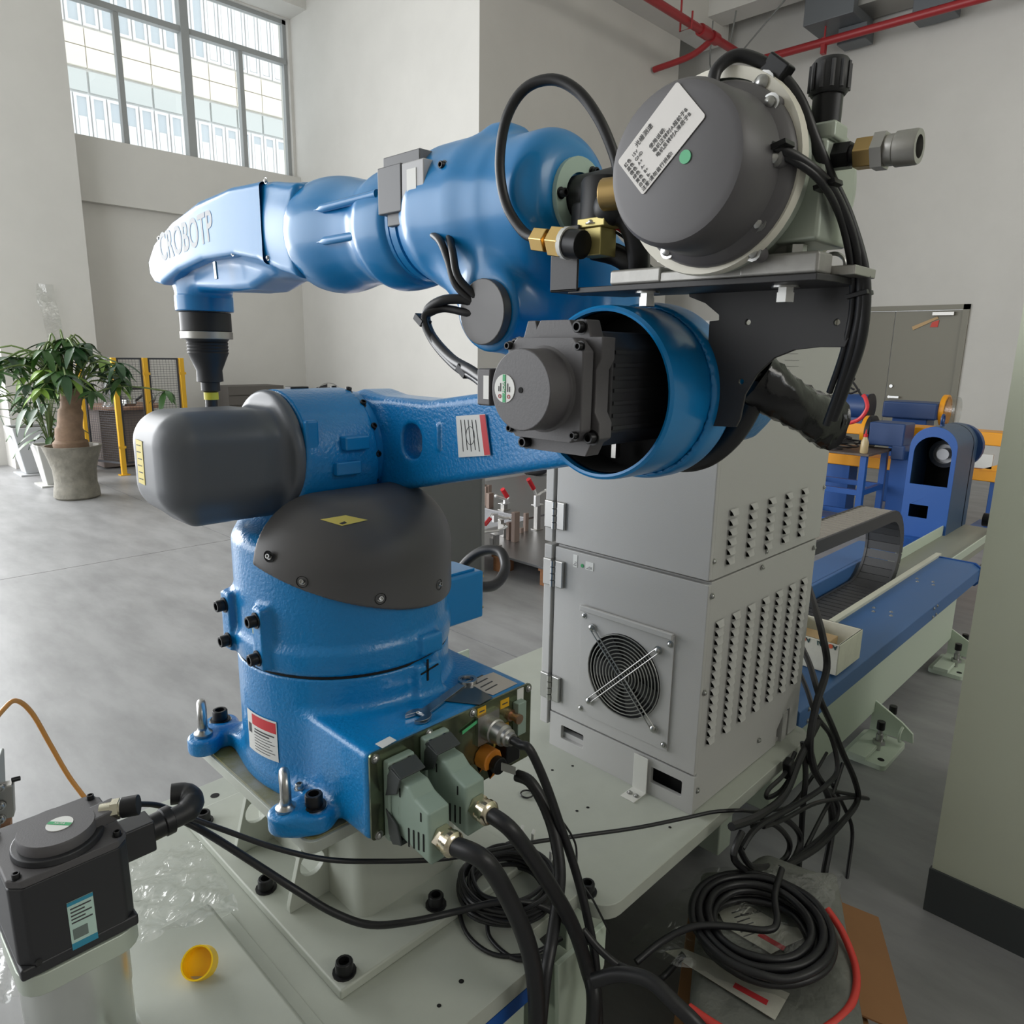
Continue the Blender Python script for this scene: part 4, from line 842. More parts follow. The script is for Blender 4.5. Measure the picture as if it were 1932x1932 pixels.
put(B_zinc, 'socket_bolt', (.575, 1.225, 1.03), rb, (-1, -.2, 0), scale=.9)
MB().obox((.5735, 1.228, 1.075), (0, 1, .3), (0, -.3, 1), (1, 0, 0), .010, .013, .0006).build('yellow_sticker', M_yel, rb)
dome = smax(.004, sd_cyl(2, (JX, JY), .222, 1.0, 1.335, .125), sd_half((0, 1, 0), 1.205), sd_half((-.19, .295, -1), -.19*.746+.295*1.039-1.136))
sdf_obj('motor_dome_cover', dome, (.53, 1.0, 1.08), (1.04, 1.22, 1.36), .004, M_dome, rb, 'matt black domed plastic cover')
def hit(px, py, f):
    d = (_f + _r*((px-966)/FPX) - _u*((py-966)/FPX)).normalized(); t = .9
    for _ in range(80): p = Vector((0, 0, EYE))+d*t; t += float(f([np.array(p.x), np.array(p.y), np.array(p.z)]))*.8
    return Vector((0, 0, EYE))+d*(t-.0012)
qd = ((604, 980), (652, 972), (694, 981), (645, 992)); G = [[hit(*[(qd[0][k]*(1-i/5)+qd[1][k]*i/5)*(1-j/4)+(qd[3][k]*(1-i/5)+qd[2][k]*i/5)*j/4 for k in (0, 1)], dome) for j in range(5)] for i in range(6)]
dl = MB().add([p for r in G for p in r], [(i*5+j, i*5+5+j, i*5+6+j, i*5+1+j) for i in range(5) for j in range(4)]).build('yellow_sticker', M_yel, rb)
MB().add([hit(x, y, dome)+Vector((0, 0, .0006)) for x, y in ((640, 988), (650, 984), (655, 987), (646, 990))], [(0, 1, 2, 3)]).build('print', M_txt, dl)
for x, y, up in ((507, 1050, .0), (570, 1098, 0), (718, 1130, 0), (829, 1103, 0)):
    d = _f + _r*((x-966)/FPX) - _u*((y-966)/FPX); A = d.x**2+d.y**2; B_ = -(JX*d.x+JY*d.y); C_ = JX**2+JY**2-.2225**2
    t_ = (-B_-math.sqrt(max(0, B_*B_-A*C_)))/A; q = Vector((0, 0, EYE))+d*t_; n = Vector((q.x-JX, q.y-JY, 0)).normalized()
    MB().lathe([(.0001, 0), (.009, .0), (.011, .0012)], q-n*.001, n, 16, caps=False).build('screw_pocket', M_dark, rb); put(B_zinc, 'socket_bolt', q-n*.002, rb, (n+Vector((0, 0, .3))), scale=.5)
def surf_label(name, m, q, u, v, w, h, par, t=.0008): return MB().obox(q, u, v, Vector(u).cross(Vector(v)), w/2, h/2, t/2).build(name, m, par)
# curved warning label on the base cylinder
def cyl_label(name, m, a0, a1, z0, z1, r, par, n=10):
    b = MB(); vs = []
    for i in range(n+1):
        a = a0+(a1-a0)*i/n; vs += [(JX+r*math.cos(a), JY+r*math.sin(a), z0), (JX+r*math.cos(a), JY+r*math.sin(a), z1)]
    return b.add(vs, [(i*2, i*2+2, i*2+3, i*2+1) for i in range(n)]).build(name, m, par)
aa, ab = math.atan2(1.268-JY, .571-JX) % 6.283, math.atan2(1.176-JY, .583-JX) % 6.283
L0 = cyl_label('warning_label', M_lab, aa, ab, .831, .915, .2165, rb)
cyl_label('red_band', M_redl, aa+(ab-aa)*.22, ab-.01, .889, .911, .2168, L0)
for i in range(8): cyl_label('print_line', M_txt, aa+(ab-aa)*(.28 if i else .3), ab-(ab-aa)*(.08+.07*((i*5) % 3)), .880-i*.006, .8815-i*.006+(.0015 if i < 2 else 0), .2168, L0)
cyl_label('pictogram', M_txt, aa+(ab-aa)*.05, aa+(ab-aa)*.18, .868, .888, .2168, L0)
# eyebolts and mounting bolts
for e in eyes:
    b = MB().lathe([(.017, 0), (.0185, .003), (.0185, .007), (.012, .012), (.009, .022)], e, (0, 0, 1), 18)
    c = Vector(e)+Vector((0, 0, .045)); b.tube([c+Vector((.020*math.cos(t), .020*math.sin(t)*.75, .026*math.sin(t+.0))) if False else c+Vector((.0205*math.cos(t)*.40, .0205*math.cos(t)*.90, .027*math.sin(t))) for t in [i*math.pi/8 for i in range(16)]], .0092, 10, 3, True); b.build('eyebolt', M_steel, rb)
for b_ in blts+[Vector((2*JX-b_.x, b_.y, b_.z)) for b_ in blts]:
    MB().cyl(b_, b_+Vector((0, 0, .0025)), .023, n=20).build('washer', M_steel, rb); put(B_black, 'socket_bolt', b_+Vector((0, 0, .002)), rb, scale=1.75)
put(B_zinc, 'socket_bolt', at(565, 1488, 'z', .803), rb, scale=.8)
MB().cyl(at(430, 1372, 'z', .8035), at(430, 1372, 'z', .8042), .006).build('tapped_hole', M_dark, rb)
# connector panel on the rear face of the base
PY = .9235
M_zincp = mat('yellow_zinc_plate', srgb(150, 158, 122), .2, .85, var=.35, vscale=6, col2=srgb(96, 104, 92))
cp_ = MB().prism(rrect(.614, 1.006, .780, .944, .008), (0, PY, 0), (1, 0, 0), (0, 0, 1), (0, -.004, 0)).build('connector_panel', M_zincp, rb, label='shiny passivated zinc connector panel')
for x, z in ((.625, .933), (.628, .787), (.998, .934), (.845, .936), (.87, .917), (.74, .935)): put(B_pan, 'pan_screw', (x, PY-.004, z), cp_, (0, -1, 0), scale=.95)
M_hood = mat('grey_green_connector_hood', srgb(142, 160, 148), .4)
def hood(x, z, gz):
    h = MB().box(x-.026, x+.030, PY-.022, PY-.004, z-.075, z+.075).build('connector_housing', M_hood, rb, .004)
    for q in (-.016, .016): put(B_pan, 'pan_screw', (x+q, PY-.022, z+.066), h, (0, -1, 0), scale=.8); put(B_pan, 'pan_screw', (x+q, PY-.022, z-.066), h, (0, -1, 0), scale=.8)
    sd = smin(.006, sd_poly(0, [(PY-.020, z-.052), (PY-.020, z+.052), (PY-.066, z+.050), (PY-.084, z+.036), (PY-.120, z+.026), (PY-.123, z-.066), (PY-.066, z-.058)], x-.0205, x+.0235, .005), sd_box((x+.0015, PY-.03, z), (.022, .012, .053), .004))
    o = sdf_obj('connector_hood', sd, (x-.03, PY-.135, z-.08), (x+.033, PY-.01, z+.06), .0026, M_hood, rb)
    for i in range(4): MB().box(x-.0216, x-.0205, PY-.108+i*.013, PY-.105+i*.013, z-.048-.004*i, z-.016-.003*i).build('rib_slot', M_dark, o)
    for yy, zz in ((PY-.045, z+.03), (PY-.10, z+.012), (PY-.04, z-.005)): MB().box(x-.0216, x-.0205, yy-.0012, yy+.0012, zz-.008, zz+.008).build('rib_slot', M_dark, o)
    for s in (1, -1):
        lv = MB().prism([(PY-.012, z+s*.012), (PY-.045, z+s*.030), (PY-.056, z+s*.062), (PY-.030, z+s*.070), (PY-.020, z+s*.055), (PY-.018, z+s*.03)], (x-.0285, 0, 0), (0, 1, 0), (0, 0, 1), (.004, 0, 0))
        lv.prism([(PY-.050, z+s*.056), (PY-.056, z+s*.062), (PY-.028, z+s*.075), (PY-.018, z+s*.066)], (x-.026, 0, 0), (0, 1, 0), (0, 0, 1), (.052, 0, 0))
        lv.build('locking_lever', mat('dark_lever_plastic', srgb(58, 62, 62), .4), rb, .0015)
    g = Vector((x+.004, PY-.122, gz)); gm = MB().hexa(g, g+Vector((0, -.012, 0)), .0215).lathe([(.0195, .012), (.0195, .02), (.0215, .022), (.0215, .030), (.018, .034), (.0145, .036)], g, (0, -1, 0), 24)
    gm.build('cable_gland', mat('nickel_brass', (.74, .66, .5), .18, 1), rb); return g+Vector((0, -.034, 0))
g1 = hood(.665, .850, .826); g2 = hood(.744, .862, .844)
ci = thing  # noqa
o = Vector((.880, PY-.004, .895))
b = MB().obox(o+Vector((0, -.004, 0)), (1, 0, 0), (0, 0, 1), (0, 1, 0), .028, .030, .004); b.lathe([(.024, .004), (.024, .028), (.021, .03), (.021, .05), (.017, .055), (.017, .062), (.013, .064), (.012, .072)], o, (0, -1, 0), 24)
b.build('round_connector', M_steel2, rb); g4 = o+Vector((0, -.07, 0))
o = Vector((.872, PY-.004, .836)); MB().prism(circ(0, 0, .024, 10)[:7]+[(.024, -.02), (.0, -.028)], o, (1, 0, 0), (0, 0, 1), (0, -.03, 0)).build('orange_terminal', mat('orange_plastic', srgb(214, 132, 44), .4), rb, .003); MB().cyl(o+Vector((.004, -.03, -.006)), o+Vector((.004, -.045, -.006)), .017).build('terminal_nut', M_bolt, rb, .002)
MB().obox(o+Vector((.010, -.050, -.008)), (.5, -.8, -.2), (0, 0, 1), (.8, .5, 0), .022, .008, .0012).build('cable_lug', M_steel2, rb); MB().obox((.925, PY-.02, .835), (1, 0, 0), (0, 0, 1), (0, 1, 0), .02, .024, .016).build('black_socket', M_bolt, rb, .004)
MB().lathe([(.012, 0), (.012, .006), (.008, .006), (.008, .022), (.010, .022), (.010, .028)], (.945, PY-.004, .895), (0, -1, 0), 16).build('copper_port', mat('copper_fitting', (.55, .36, .26), .35, 1), rb)
for x, z, w, h in ((.868, .931, .011, .008), (.930, .925, .012, .009), (.977, .893, .011, .012), (.933, .873, .009, .008), (.905, .84, .004, .01), (.965, .83, .007, .006)):
    l = MB().box(x-w, x+w, PY-.005, PY-.004, z-h, z+h).build('yellow_sticker', M_yel if w < .005 else M_yellow, cp_)
    MB().box(x-w*.6, x+w*.6, PY-.0056, PY-.005, z-.0012, z+.0012).build('print', M_txt, l)
for x, z, w, h in ((.872, .916, .014, .004), (.974, .926, .009, .016)): MB().box(x-w, x+w, PY-.005, PY-.004, z-h, z+h).build('white_sticker', M_lab, cp_)
MB().obox((.835, PY-.008, .912), (1, 0, .25), (0, 0, 1), (0, 1, 0), .02, .003, .0008).build('earth_strap', mat('green_wire', srgb(90, 190, 130), .4), cp_)
MB().obox((.965, PY-.012, .885), (1, 0, 0), (0, 0, 1), (0, 1, 0), .012, .035, .008).build('terminal_block', M_hood, rb, .002)
# nameplate, sticker on top of the connector box
zt = .9437
npl = MB().prism([(q.x, q.y) for q in (at(x, y, 'z', zt) for x, y in ((862, 1292), (931, 1269), (976, 1290), (930, 1312)))], (0, 0, zt), (1, 0, 0), (0, 1, 0), (0, 0, .001)).build('nameplate', mat('etched_plate', srgb(196, 188, 178), .35, .3), rb)
for i in range(4):
    q = at(900+i*9, 1279+i*6, 'z', zt+.0012); MB().obox(q, (1, .1, 0), (0, 1, 0), (0, 0, 1), .018, .0016, .0004).build('print', M_txt, npl)
q = [at(x, y, 'z', zt+.0013) for x, y in ((832, 1322), (862, 1292), (896, 1296), (930, 1316), (905, 1330))]
MB().prism([(p.x, p.y) for p in q], (0, 0, zt+.0012), (1, 0, 0), (0, 1, 0), (0, 0, .0012)).build('dark_name_strip', mat('dark_gloss_plate', srgb(60, 70, 76), .12), rb, .0005)
q = [at(x, y, 'z', zt) for x, y in ((708, 1404), (735, 1390), (748, 1397), (722, 1412))]
MB().prism([(p.x, p.y) for p in q], (0, 0, zt), (1, 0, 0), (0, 1, 0), (0, 0, .0008)).build('white_sticker', M_lab, rb)
# cable entry box on the far side of the turret
kb = MB().prism([(.93, 1.15), (1.09, 1.15), (1.09, 1.24), (1.06, 1.30), (.93, 1.30)], (0, 0, 1.0), (1, 0, 0), (0, 1, 0), (0, 0, .112)).build('cable_entry_box', M_blue, rb, .006)
MB().prism([(.96, 1.165), (1.075, 1.165), (1.075, 1.235), (1.05, 1.285), (.99, 1.285)], (0, 0, 1.112), (1, 0, 0), (0, 1, 0), (0, 0, .005)).build('lid', M_blue, kb, .001)
MB().lathe([(.038, 0), (.036, .012), (.024, .016)], (1.09, 1.22, 1.055), (1, 0, 0), 24).build('grommet', M_mintring, kb)
for z in (1.095, 1.02): put(bolt_mesh(M_brass, .004, .006, 'brass_screw'), 'brass_screw', (1.09, 1.16, z), kb, (1, 0, 0))
MB().tube([(1.10, 1.22, 1.055), at(930, 1105, 'y', 1.24), at(953, 1075, 'y', 1.28), at(945, 1042, 'y', 1.33), at(915, 1038, 'y', 1.38), at(885, 1055, 'y', 1.42), at(860, 1085, 'y', 1.45)], .0135, 12).build('cable_hose', M_cable, rb)
# shoulder motor cover
J2 = (1.33, 1.395)
cov = smin(.045, sd_box((.560, J2[0], J2[1]), (.115, .097, .094), .058), sd_cyl(0, J2, .1255, .668, .690, .009))
cov = smin(.025, cov, sd_box((.575, J2[0]-.01, J2[1]-.083), (.085, .052, .027), .02))
a = at(463, 742, 'x', .675); cov = cut(cov, sd_cap((.60, a.y, a.z), (.72, a.y, a.z), .0085), .003); a = at(536, 830, 'x', .68); cov = cut(cov, sd_cap((.60, a.y-.004, a.z), (.72, a.y-.004, a.z), .007), .003)
sdf_obj('shoulder_motor_cover', cov, (.43, 1.19, 1.25), (.71, 1.47, 1.54), .0042, M_grey, rb, 'charcoal rounded plastic motor cover')
q = at(265, 872, 'x', .4445)
sl_ = surf_label('yellow_sticker', M_yel, (.4445, q.y, q.z), (0, -1, -.05), (0, -.05, 1), .030, .078, rb)
for i in range(6): surf_label('print', M_txt, (.4438, q.y+.002*(i % 2), q.z+.03-.012*i), (0, -1, 0), (0, 0, 1), .018, .0015, sl_)
put(B_zinc, 'socket_bolt', at(533, 829, 'x', .672), rb, (-1, 0, 0), scale=.7)
for x, y in ((668, 835), (652, 882)):
    q = at(x, y, 'y', 1.203); MB().obox(q, (1, 0, 0), (0, 0, 1), (0, 1, 0), .028, .0135, .016).build('clamp_block', M_blue, rb, .004)
q = at(590, 825, 'y', 1.207); MB().obox(q+Vector((0, .006, 0)), (1, 0, 0), (0, 0, 1), (0, 1, 0), .014, .032, .008).build('raised_boss', M_blue, rb, .006)
MB().lathe([(.118, 0), (.118, .03)], (.842, *J2), (1, 0, 0), 48).build('gear_flange', M_blue, rb, .002)
for i in range(14):
    a = i*2*math.pi/14; put(B_black, 'socket_bolt', (.845, J2[0]+.121*math.cos(a), J2[1]+.121*math.sin(a)), rb, (0, math.cos(a), math.sin(a)), scale=.7)
for x, y in ((540, 733), (560, 735)): 
    pass
MB().obox(at(560, 733, 'x', .75)+Vector((0, 0, .001)), (1, 0, 0), (0, 1, 0), (0, 0, 1), .02, .012, .003).build('top_plug', M_bolt, rb, .001)
# lower arm
J3 = (.480, 1.557)
lnk = smin(.04, sd_cyl(0, J2, .116, .870, .965, .016), sd_cyl(0, J3, .062, .870, .94, .016), sd_poly(0, [(1.34, 1.282), (.55, 1.465), (.46, 1.50), (.44, 1.557), (.47, 1.625), (.60, 1.60), (.893, 1.535), (1.086, 1.507), (1.30, 1.508)], .872, .960, .016))
lnk = cut(lnk, sd_box((.87, 1.129, 1.425), (.2, .030, .034), .028), .006)
lnk = smin(.006, lnk, sd_box((.871, 1.046, 1.441), (.004, .004, .024), .002))
sdf_obj('lower_arm', lnk, (.855, .36, 1.26), (.98, 1.47, 1.68), .0052, M_cast, rb)
lq = [at(x, y, 'x', .8690) for x, y in ((861, 785), (916, 781), (926, 859), (866, 863))]
wl_ = MB().prism([(p.y, p.z) for p in lq], (.8692, 0, 0), (0, 1, 0), (0, 0, 1), (-.0012, 0, 0)).build('warning_label', M_lab, rb)
rq = [at(x, y, 'x', .8676) for x, y in ((905, 783), (915, 782), (925, 858), (914, 859))]; MB().prism([(p.y, p.z) for p in rq], (.8678, 0, 0), (0, 1, 0), (0, 0, 1), (-.0006, 0, 0)).build('red_band', M_redl, wl_)
for i in range(5):
    p0, p1 = at(869+i*7, 792, 'x', .8676), at(874+i*7.6, 852-3*(i % 2), 'x', .8676); d = (p1-p0); MB().obox((p0+p1)/2, d, (1, 0, 0), d.cross(Vector((1, 0, 0))), d.length/2, .0004, .0006).build('print_line', M_txt, wl_)
c0 = at(887, 822, 'x', .8676); MB().tube([c0+Vector((0, .011*math.cos(t), .016*math.sin(t))) for t in [i*.3927 for i in range(16)]], .0005, 5, 2, True).build('diagram', M_txt, wl_)
# elbow casting
ax4, z4 = .70, 1.776
elb = smin(.05, sd_cyl(0, J3, .0915, .690, .732, .010), sd_cyl(0, J3, .080, .70, .85, .01), sd_cyl(0, (.662, 1.646), .047, .632, .74, .006), sd_box((.775, .635, 1.655), (.06, .07, .085), .04))
drum = smin(.06, sd_cyl(1, (ax4, z4+.004), .085, .70, .815, .028), sd_cyl(1, (ax4, z4-.002), .083, .584, .70, .034))
elb = smin(.05, elb, drum, sd_cap((.70, .735, 1.74), (.69, .705, 1.66), .045)); elb = smin(.05, elb, sd_cap((ax4, .76, z4-.004), (ax4, .85, 1.771), .071, .071))
elb = smin(.03, elb, sd_cap((.68, .74, 1.70), (.70, .80, 1.735), .035, .03), sd_box((.70, .70, 1.862), (.018, .012, .010), .005))
elb = cut(elb, sd_cyl(0, J3, .0925, .58, .694), .003)
elb = smax(.002, elb, sd_half((0, 1, 0), .834))
sdf_obj('elbow_casting', elb, (.60, .36, 1.44), (.87, .96, 1.89), .004, M_blue, rb)
MB().lathe([(.0846, 0), (.0846, .062)], (.632, *J3), (1, 0, 0), 48, caps=False).cyl((.686, *J3), (.693, *J3), .0846, n=48).build('recess_shade_lining', M_dark, rb, label='black lining coloured as the shade inside the elbow motor housing')  # black lining puts the shade of the recess into colour
MB().lathe([(.0858, .008), (.0858, .0), (.0885, -.001), (.0915, .002), (.0925, .012), (.0925, .10), (.088, .11)], (.6215, *J3), (1, 0, 0), 72, caps=False).build('motor_housing', M_blue, rb)
MB().cyl((.632, .661, 1.646), (.619, .661, 1.646), .039, n=32).build('cable_grommet', M_dome, rb, .0015)
put(B_black, 'socket_bolt', at(838, 312, 'x', .622), rb, (-1, 0, 0), scale=.5)
rg_ = Vector((ax4, .584, z4)); MB().lathe([(.028, -.012), (.045, -.012), (.045, .006), (.028, .006)], rg_, (0, -1, 0), 32, caps=False).build('hollow_shaft_ring', M_mintring, rb)
for a in (60, 180, 300): put(B_black, 'socket_bolt', rg_+Vector((.037*math.cos(math.radians(a)), -.006, .036*math.sin(math.radians(a)))), rb, (0, -1, 0), scale=.55)
# forearm tube
tube = smin(.04, sd_cap((ax4, .91, 1.7725), (ax4, 1.08, 1.780), .0732, .080), sd_cap((ax4, 1.08, 1.780), (ax4, 1.11, 1.783), .080, .081))
tube = smin(.05, tube, sd_cyl(1, (ax4, 1.772), .0735, .869, .92, .004))
tube = smax(.002, tube, sd_half((0, 1, 0), 1.118))
sdf_obj('forearm_tube', tube, (.60, .860, 1.67), (.80, 1.14, 1.91), .0042, M_blue, rb)
for (xa, ya), (xb, yb) in (((562, 405), (712, 366)), ((566, 463), (719, 436))):
    p, q = at(xa, ya, 'x', .6195), at(xb, yb, 'x', .6260); MB().tube([p, (p*2+q)/3, q], [.0012, .0060, .0065], 10).build('stiffening_rib', M_blue, rb)
for y, r in ((.836, .0765), (.853, .0755)): MB().lathe([(r-.004, 0), (r, .002), (r, .0145), (r-.003, .0165)], (ax4, y, 1.772), (0, 1, 0), 48).build('joint_flange', M_blue, rb)
# wrist
XW = .632
wo = [(p.y, p.z) for p in (at(x, y, 'x', XW) for x, y in ((560, 345), (515, 341), (440, 351), (375, 379), (325, 419), (293, 458), (281, 495), (287, 523), (306, 538), (332, 545), (440, 548), (468, 546), (500, 528), (530, 515), (562, 522)))]
wo = [(p.y, p.z) for p in (at(x, y, 'x', XW) for x, y in ((560, 345), (515, 341), (440, 351), (375, 379), (325, 419), (293, 458), (281, 495), (287, 523), (300, 533), (335, 508), (380, 487), (440, 478), (490, 490), (530, 512), (562, 522)))]
lo_ = [(p.y, p.z) for p in (at(x, y, 'x', .655) for x, y in ((322, 490), (330, 546), (440, 549), (470, 546), (505, 524), (540, 512), (545, 440), (430, 420)))]
wr = smin(.025, sd_poly(0, lo_, .655, .745, .016), sd_cyl(2, (ax4, 1.632), .058, 1.690, 1.76, .006))
neck_ = smax(.01, smax(.002, sd_cap((ax4, 1.10, 1.782), (ax4, 1.36, 1.815), .082, .066), sd_half((0, -1, 0), -1.121)), sd_half((-1, .13, 0), -.617+.13*1.12))
wr = smin(.02, wr, sd_poly(0, wo, XW-.005, .768, .012), neck_)
sdf_obj('wrist_housing', wr, (.60, 1.10, 1.66), (.80, 1.95, 2.0), .0052, M_blue, rb)
co = [(p.y, p.z) for p in (at(x, y, 'x', XW-.012) for x, y in ((500, 338), (430, 353), (370, 382), (322, 418), (292, 455), (279, 492), (281, 518), (290, 533), (303, 537), (335, 511), (380, 490), (440, 481), (485, 491), (508, 505), (517, 480), (520, 430), (512, 370)))]
wc = sdf_obj('wrist_cover', sd_poly(0, co, XW-.012, XW+.02, .009), (XW-.025, 1.20, 1.68), (XW+.03, 1.95, 2.0), .004, M_blue, rb)
pa, pb2 = at(303, 470, 'x', XW-.0125), at(397, 428, 'x', XW-.0125); d = pb2-pa
lg = text('CROBOTP', d.length/4.35*1.0, (pa+pb2)/2, d, Vector((0, 0, 1)), M_gtxt, wc, depth=.00006, bold=.0009); lg.scale = (1, 1.35, 1)
for x, y in ((502, 341), (420, 370), (380, 390), (345, 415), (300, 450), (307, 522), (338, 497), (385, 482), (440, 478), (506, 486)): put(B_pan, 'pan_screw', at(x, y, 'x', XW-.006), rb, (-1, 0, 0), scale=.6)
MB().obox(at(407, 510, 'x', XW-.001), (0, .1, 1), (0, 1, 0), (1, 0, 0), .016, .005, .002).build('sensor_window', M_steel, rb, .001)
tz = lambda py: at(388, py, 'y', 1.60).z
MB().lathe([(.060, 0), (.060, .034), (.054, .036)], (ax4, 1.632, 1.674), (0, 0, 1), 36).build('tool_flange', M_blue, rb, .003)
# elbow servo motor
mt = at(984, 736, 'x', .500); my, mz = mt.y, mt.z
MB().lathe([(.0385, 0), (.0385, .030), (.045, .034)], (.498, my, mz), (1, 0, 0), 40).build('encoder_cap', M_motg, rb, .0015)
def oct_(h, w, c): return [(my-w+c, mz-h), (my+w-c, mz-h), (my+w, mz-h+c), (my+w, mz+h-c), (my+w-c, mz+h), (my-w+c, mz+h), (my-w, mz+h-c), (my-w, mz-h+c)]
MB().prism(oct_(.049, .049, .012), (.530, 0, 0), (0, 1, 0), (0, 0, 1), (.016, 0, 0)).build('encoder_plate', M_motg, rb, .002)
fp = [(-.045, -.063), (.04, -.063), (.055, -.05), (.055, -.036), (.061, -.036), (.061, -.024), (.055, -.02), (.055, .02), (.061, .026), (.061, .05), (.048, .05), (.042, .066), (.030, .066), (.028, .06), (.024, .066), (-.018, .066), (-.022, .06), (-.026, .066), (-.040, .066), (-.046, .05), (-.061, .05), (-.061, .030), (-.055, .02), (-.055, -.02), (-.061, -.03), (-.061, -.045), (-.052, -.050)]
MB().prism([(my+a*.93, mz+b) for a, b in fp], (.548, 0, 0), (0, 1, 0), (0, 0, 1), (.020, 0, 0)).build('motor_end_flange', M_motg, rb, .0015)
MB().prism(oct_(.056, .053, .016), (.568, 0, 0), (0, 1, 0), (0, 0, 1), (.117, 0, 0)).build('motor_body', M_mot, rb, .003)
for i in range(7):
    for s in (1, -1): MB().box(.572, .684, my+s*.053-.0015, my+s*.053+.0015, mz-.036+i*.012-.0018, mz-.036+i*.012+.0018).build('cooling_rib', M_mot, rb)
for a, b in ((.046, .041), (-.045, .041), (.042, -.041), (-.042, -.041)): put(B_black, 'socket_bolt', (.531, my+a, mz+b), rb, (-1, 0, 0), scale=.42)
for a, b in ((.054, .043), (-.033, .059), (-.053, -.044), (.040, -.056)): put(B_black, 'socket_bolt', (.549, my+a*.93, mz+b), rb, (-1, 0, 0), scale=.62)
q = at(952, 733, 'x', .4975)
st_ = MB().cyl((.498, q.y, q.z), (.4972, q.y, q.z), .0135, n=28).build('motor_sticker', M_lab, rb)
MB().box(.4966, .4973, q.y-.0017, q.y+.0019, q.z-.0132, q.z+.0132).build('green_band', mat('green_print', srgb(30, 160, 96), .5), st_)
text('HCFA', .0046, (.4964, q.y+.0001, q.z+.001), (0, 0, 1), (0, 1, 0), M_white, st_, depth=.0001, shear=.25, bold=.0001)
MB().cyl((.498, my-.001, mz), (.4974, my-.001, mz), .0028, n=12).build('centre_dimple', M_dark, rb)
for a in (-.006, .006): MB().tube([Vector((.4968, q.y+a+.0016*math.cos(t), q.z-.0075+.0016*math.sin(t))) for t in [i*.785 for i in range(8)]], .00035, 4, 2, True).build('red_symbol', M_redl, st_)
for a, l in ((-.0045, .008), (-.007, .005), (.005, .008), (.0075, .005)): MB().box(.4967, .4973, q.y+a-.0004, q.y+a+.0004, q.z-.003, q.z-.003+l).build('print', M_txt, st_)
cb_ = at(925, 730, 'x', .535); MB().obox((.537, cb_.y, cb_.z), (1, 0, 0), (0, 1, 0), (0, 0, 1), .012, .010, .019).build('encoder_plug', M_motg, rb, .002)
MB().obox((.5245, cb_.y-.005, cb_.z), (1, 0, 0), (0, 1, 0), (0, 0, 1), .0005, .004, .012).build('white_sticker', M_lab, rb)
MB().box(.70, .706, my-.02, my-.012, mz+.064, mz+.078).box(.66, .668, my+.005, my+.011, mz-.08, mz-.064).build('motor_key', M_steel2, rb)
# cables at the elbow
gq = at(925, 585, 'x', .628)
pth = [[(905, 582, .63), (880, 566, .62), (835, 567, .605), (805, 590, .60), (812, 630, .595), (850, 675, .58), (890, 700, .56), (922, 722, .545)], [(912, 596, .63), (880, 590, .62), (840, 582, .61), (815, 588, .60), (800, 603, .59), (818, 645, .59), (858, 690, .575), (895, 712, .56), (922, 735, .545)]]
for i, p in enumerate(pth): MB().tube([at(x, y, 'x', X) for x, y, X in p], .0062-.0012*i, 10).build('motor_cable', M_cable, rb)
for p in ([(798, 432, .635), (828, 452, .612), (845, 490, .608), (862, 540, .612), (905, 578, .628)], [(846, 440, .625), (854, 475, .608), (866, 525, .61), (910, 570, .628)]): MB().tube([at(x, y, 'x', X) for x, y, X in p], .0048, 10).build('motor_cable', M_cable, rb)
for x, y, X in ((797, 604, .592), (878, 700, .568)): MB().obox(at(x, y, 'x', X), (0, .7, .5), (1, 0, 0), (0, -.5, .7), .009, .008, .0045).build('cable_tie', M_bolt, rb, .001)
# wrist drive motor lying beside the forearm
def wbox(n, m, xa, xb, p0, p1, bv=.002, Xp=None):
    a, b = at(*p0, 'x', Xp or xa), at(*p1, 'x', Xp or xa); return MB().box(xa, xb, min(a.y, b.y), max(a.y, b.y), min(a.z, b.z), max(a.z, b.z)).build(n, m, rb, bv)
wbox('drive_motor_body', mat('motor_mid_grey', srgb(96, 97, 100), .45), .612, .690, (711, 318), (757, 398)); wbox('drive_motor_flange', mat('motor_light_grey', srgb(176, 176, 178), .45), .612, .690, (757, 308), (800, 398))
wbox('motor_sticker', M_lab, .6112, .6125, (767, 320), (785, 370), 0); wbox('drive_motor_rear', MATS['motor_mid_grey'], .622, .685, (722, 298), (792, 322)); wbox('connector_foot', MATS['motor_mid_grey'], .618, .68, (730, 398), (790, 418))
for x in (779, 793): wbox('cable_plug', M_mot, .63, .65, (x-9, 416), (x+5, 442))
# ================================================================ torch hose hanging from the wrist
th = thing('torch_hose', 'black tapered torch hose connector with silver ring hanging from the wrist flange', 'hose', (ax4, 1.632, 1.674))
T = (ax4, 1.632, 1.672)
MB().lathe([(.053, 0), (.053, -.040)][::-1], T, (0, 0, 1), 36).build('collar', M_black, th, .002)
MB().lathe([(.0545, -.056), (.0545, -.040)], T, (0, 0, 1), 36).build('clamp_ring', M_steel2, th, .0015)
pr = [(.012, -.172), (.020, -.168), (.020, -.150), (.028, -.148), (.027, -.124), (.042, -.088)]
for i in range(4): pr += [(.0435, -.086+i*.007), (.0415, -.083+i*.007)]
MB().lathe(pr+[(.046, -.056)], T, (0, 0, 1), 32).build('boot', M_black, th)
MB().cyl((T[0], T[1], T[2]-.188), (T[0], T[1], T[2]-.172), .0155).build('yellow_tape', mat('yellow_tape', srgb(206, 196, 60), .5), th); MB().tube([(T[0], T[1], T[2]-.17), (T[0], T[1]+.004, T[2]-.24), (T[0]+.01, T[1]+.03, T[2]-.31)], .013, 12).build('hose', M_black, th)
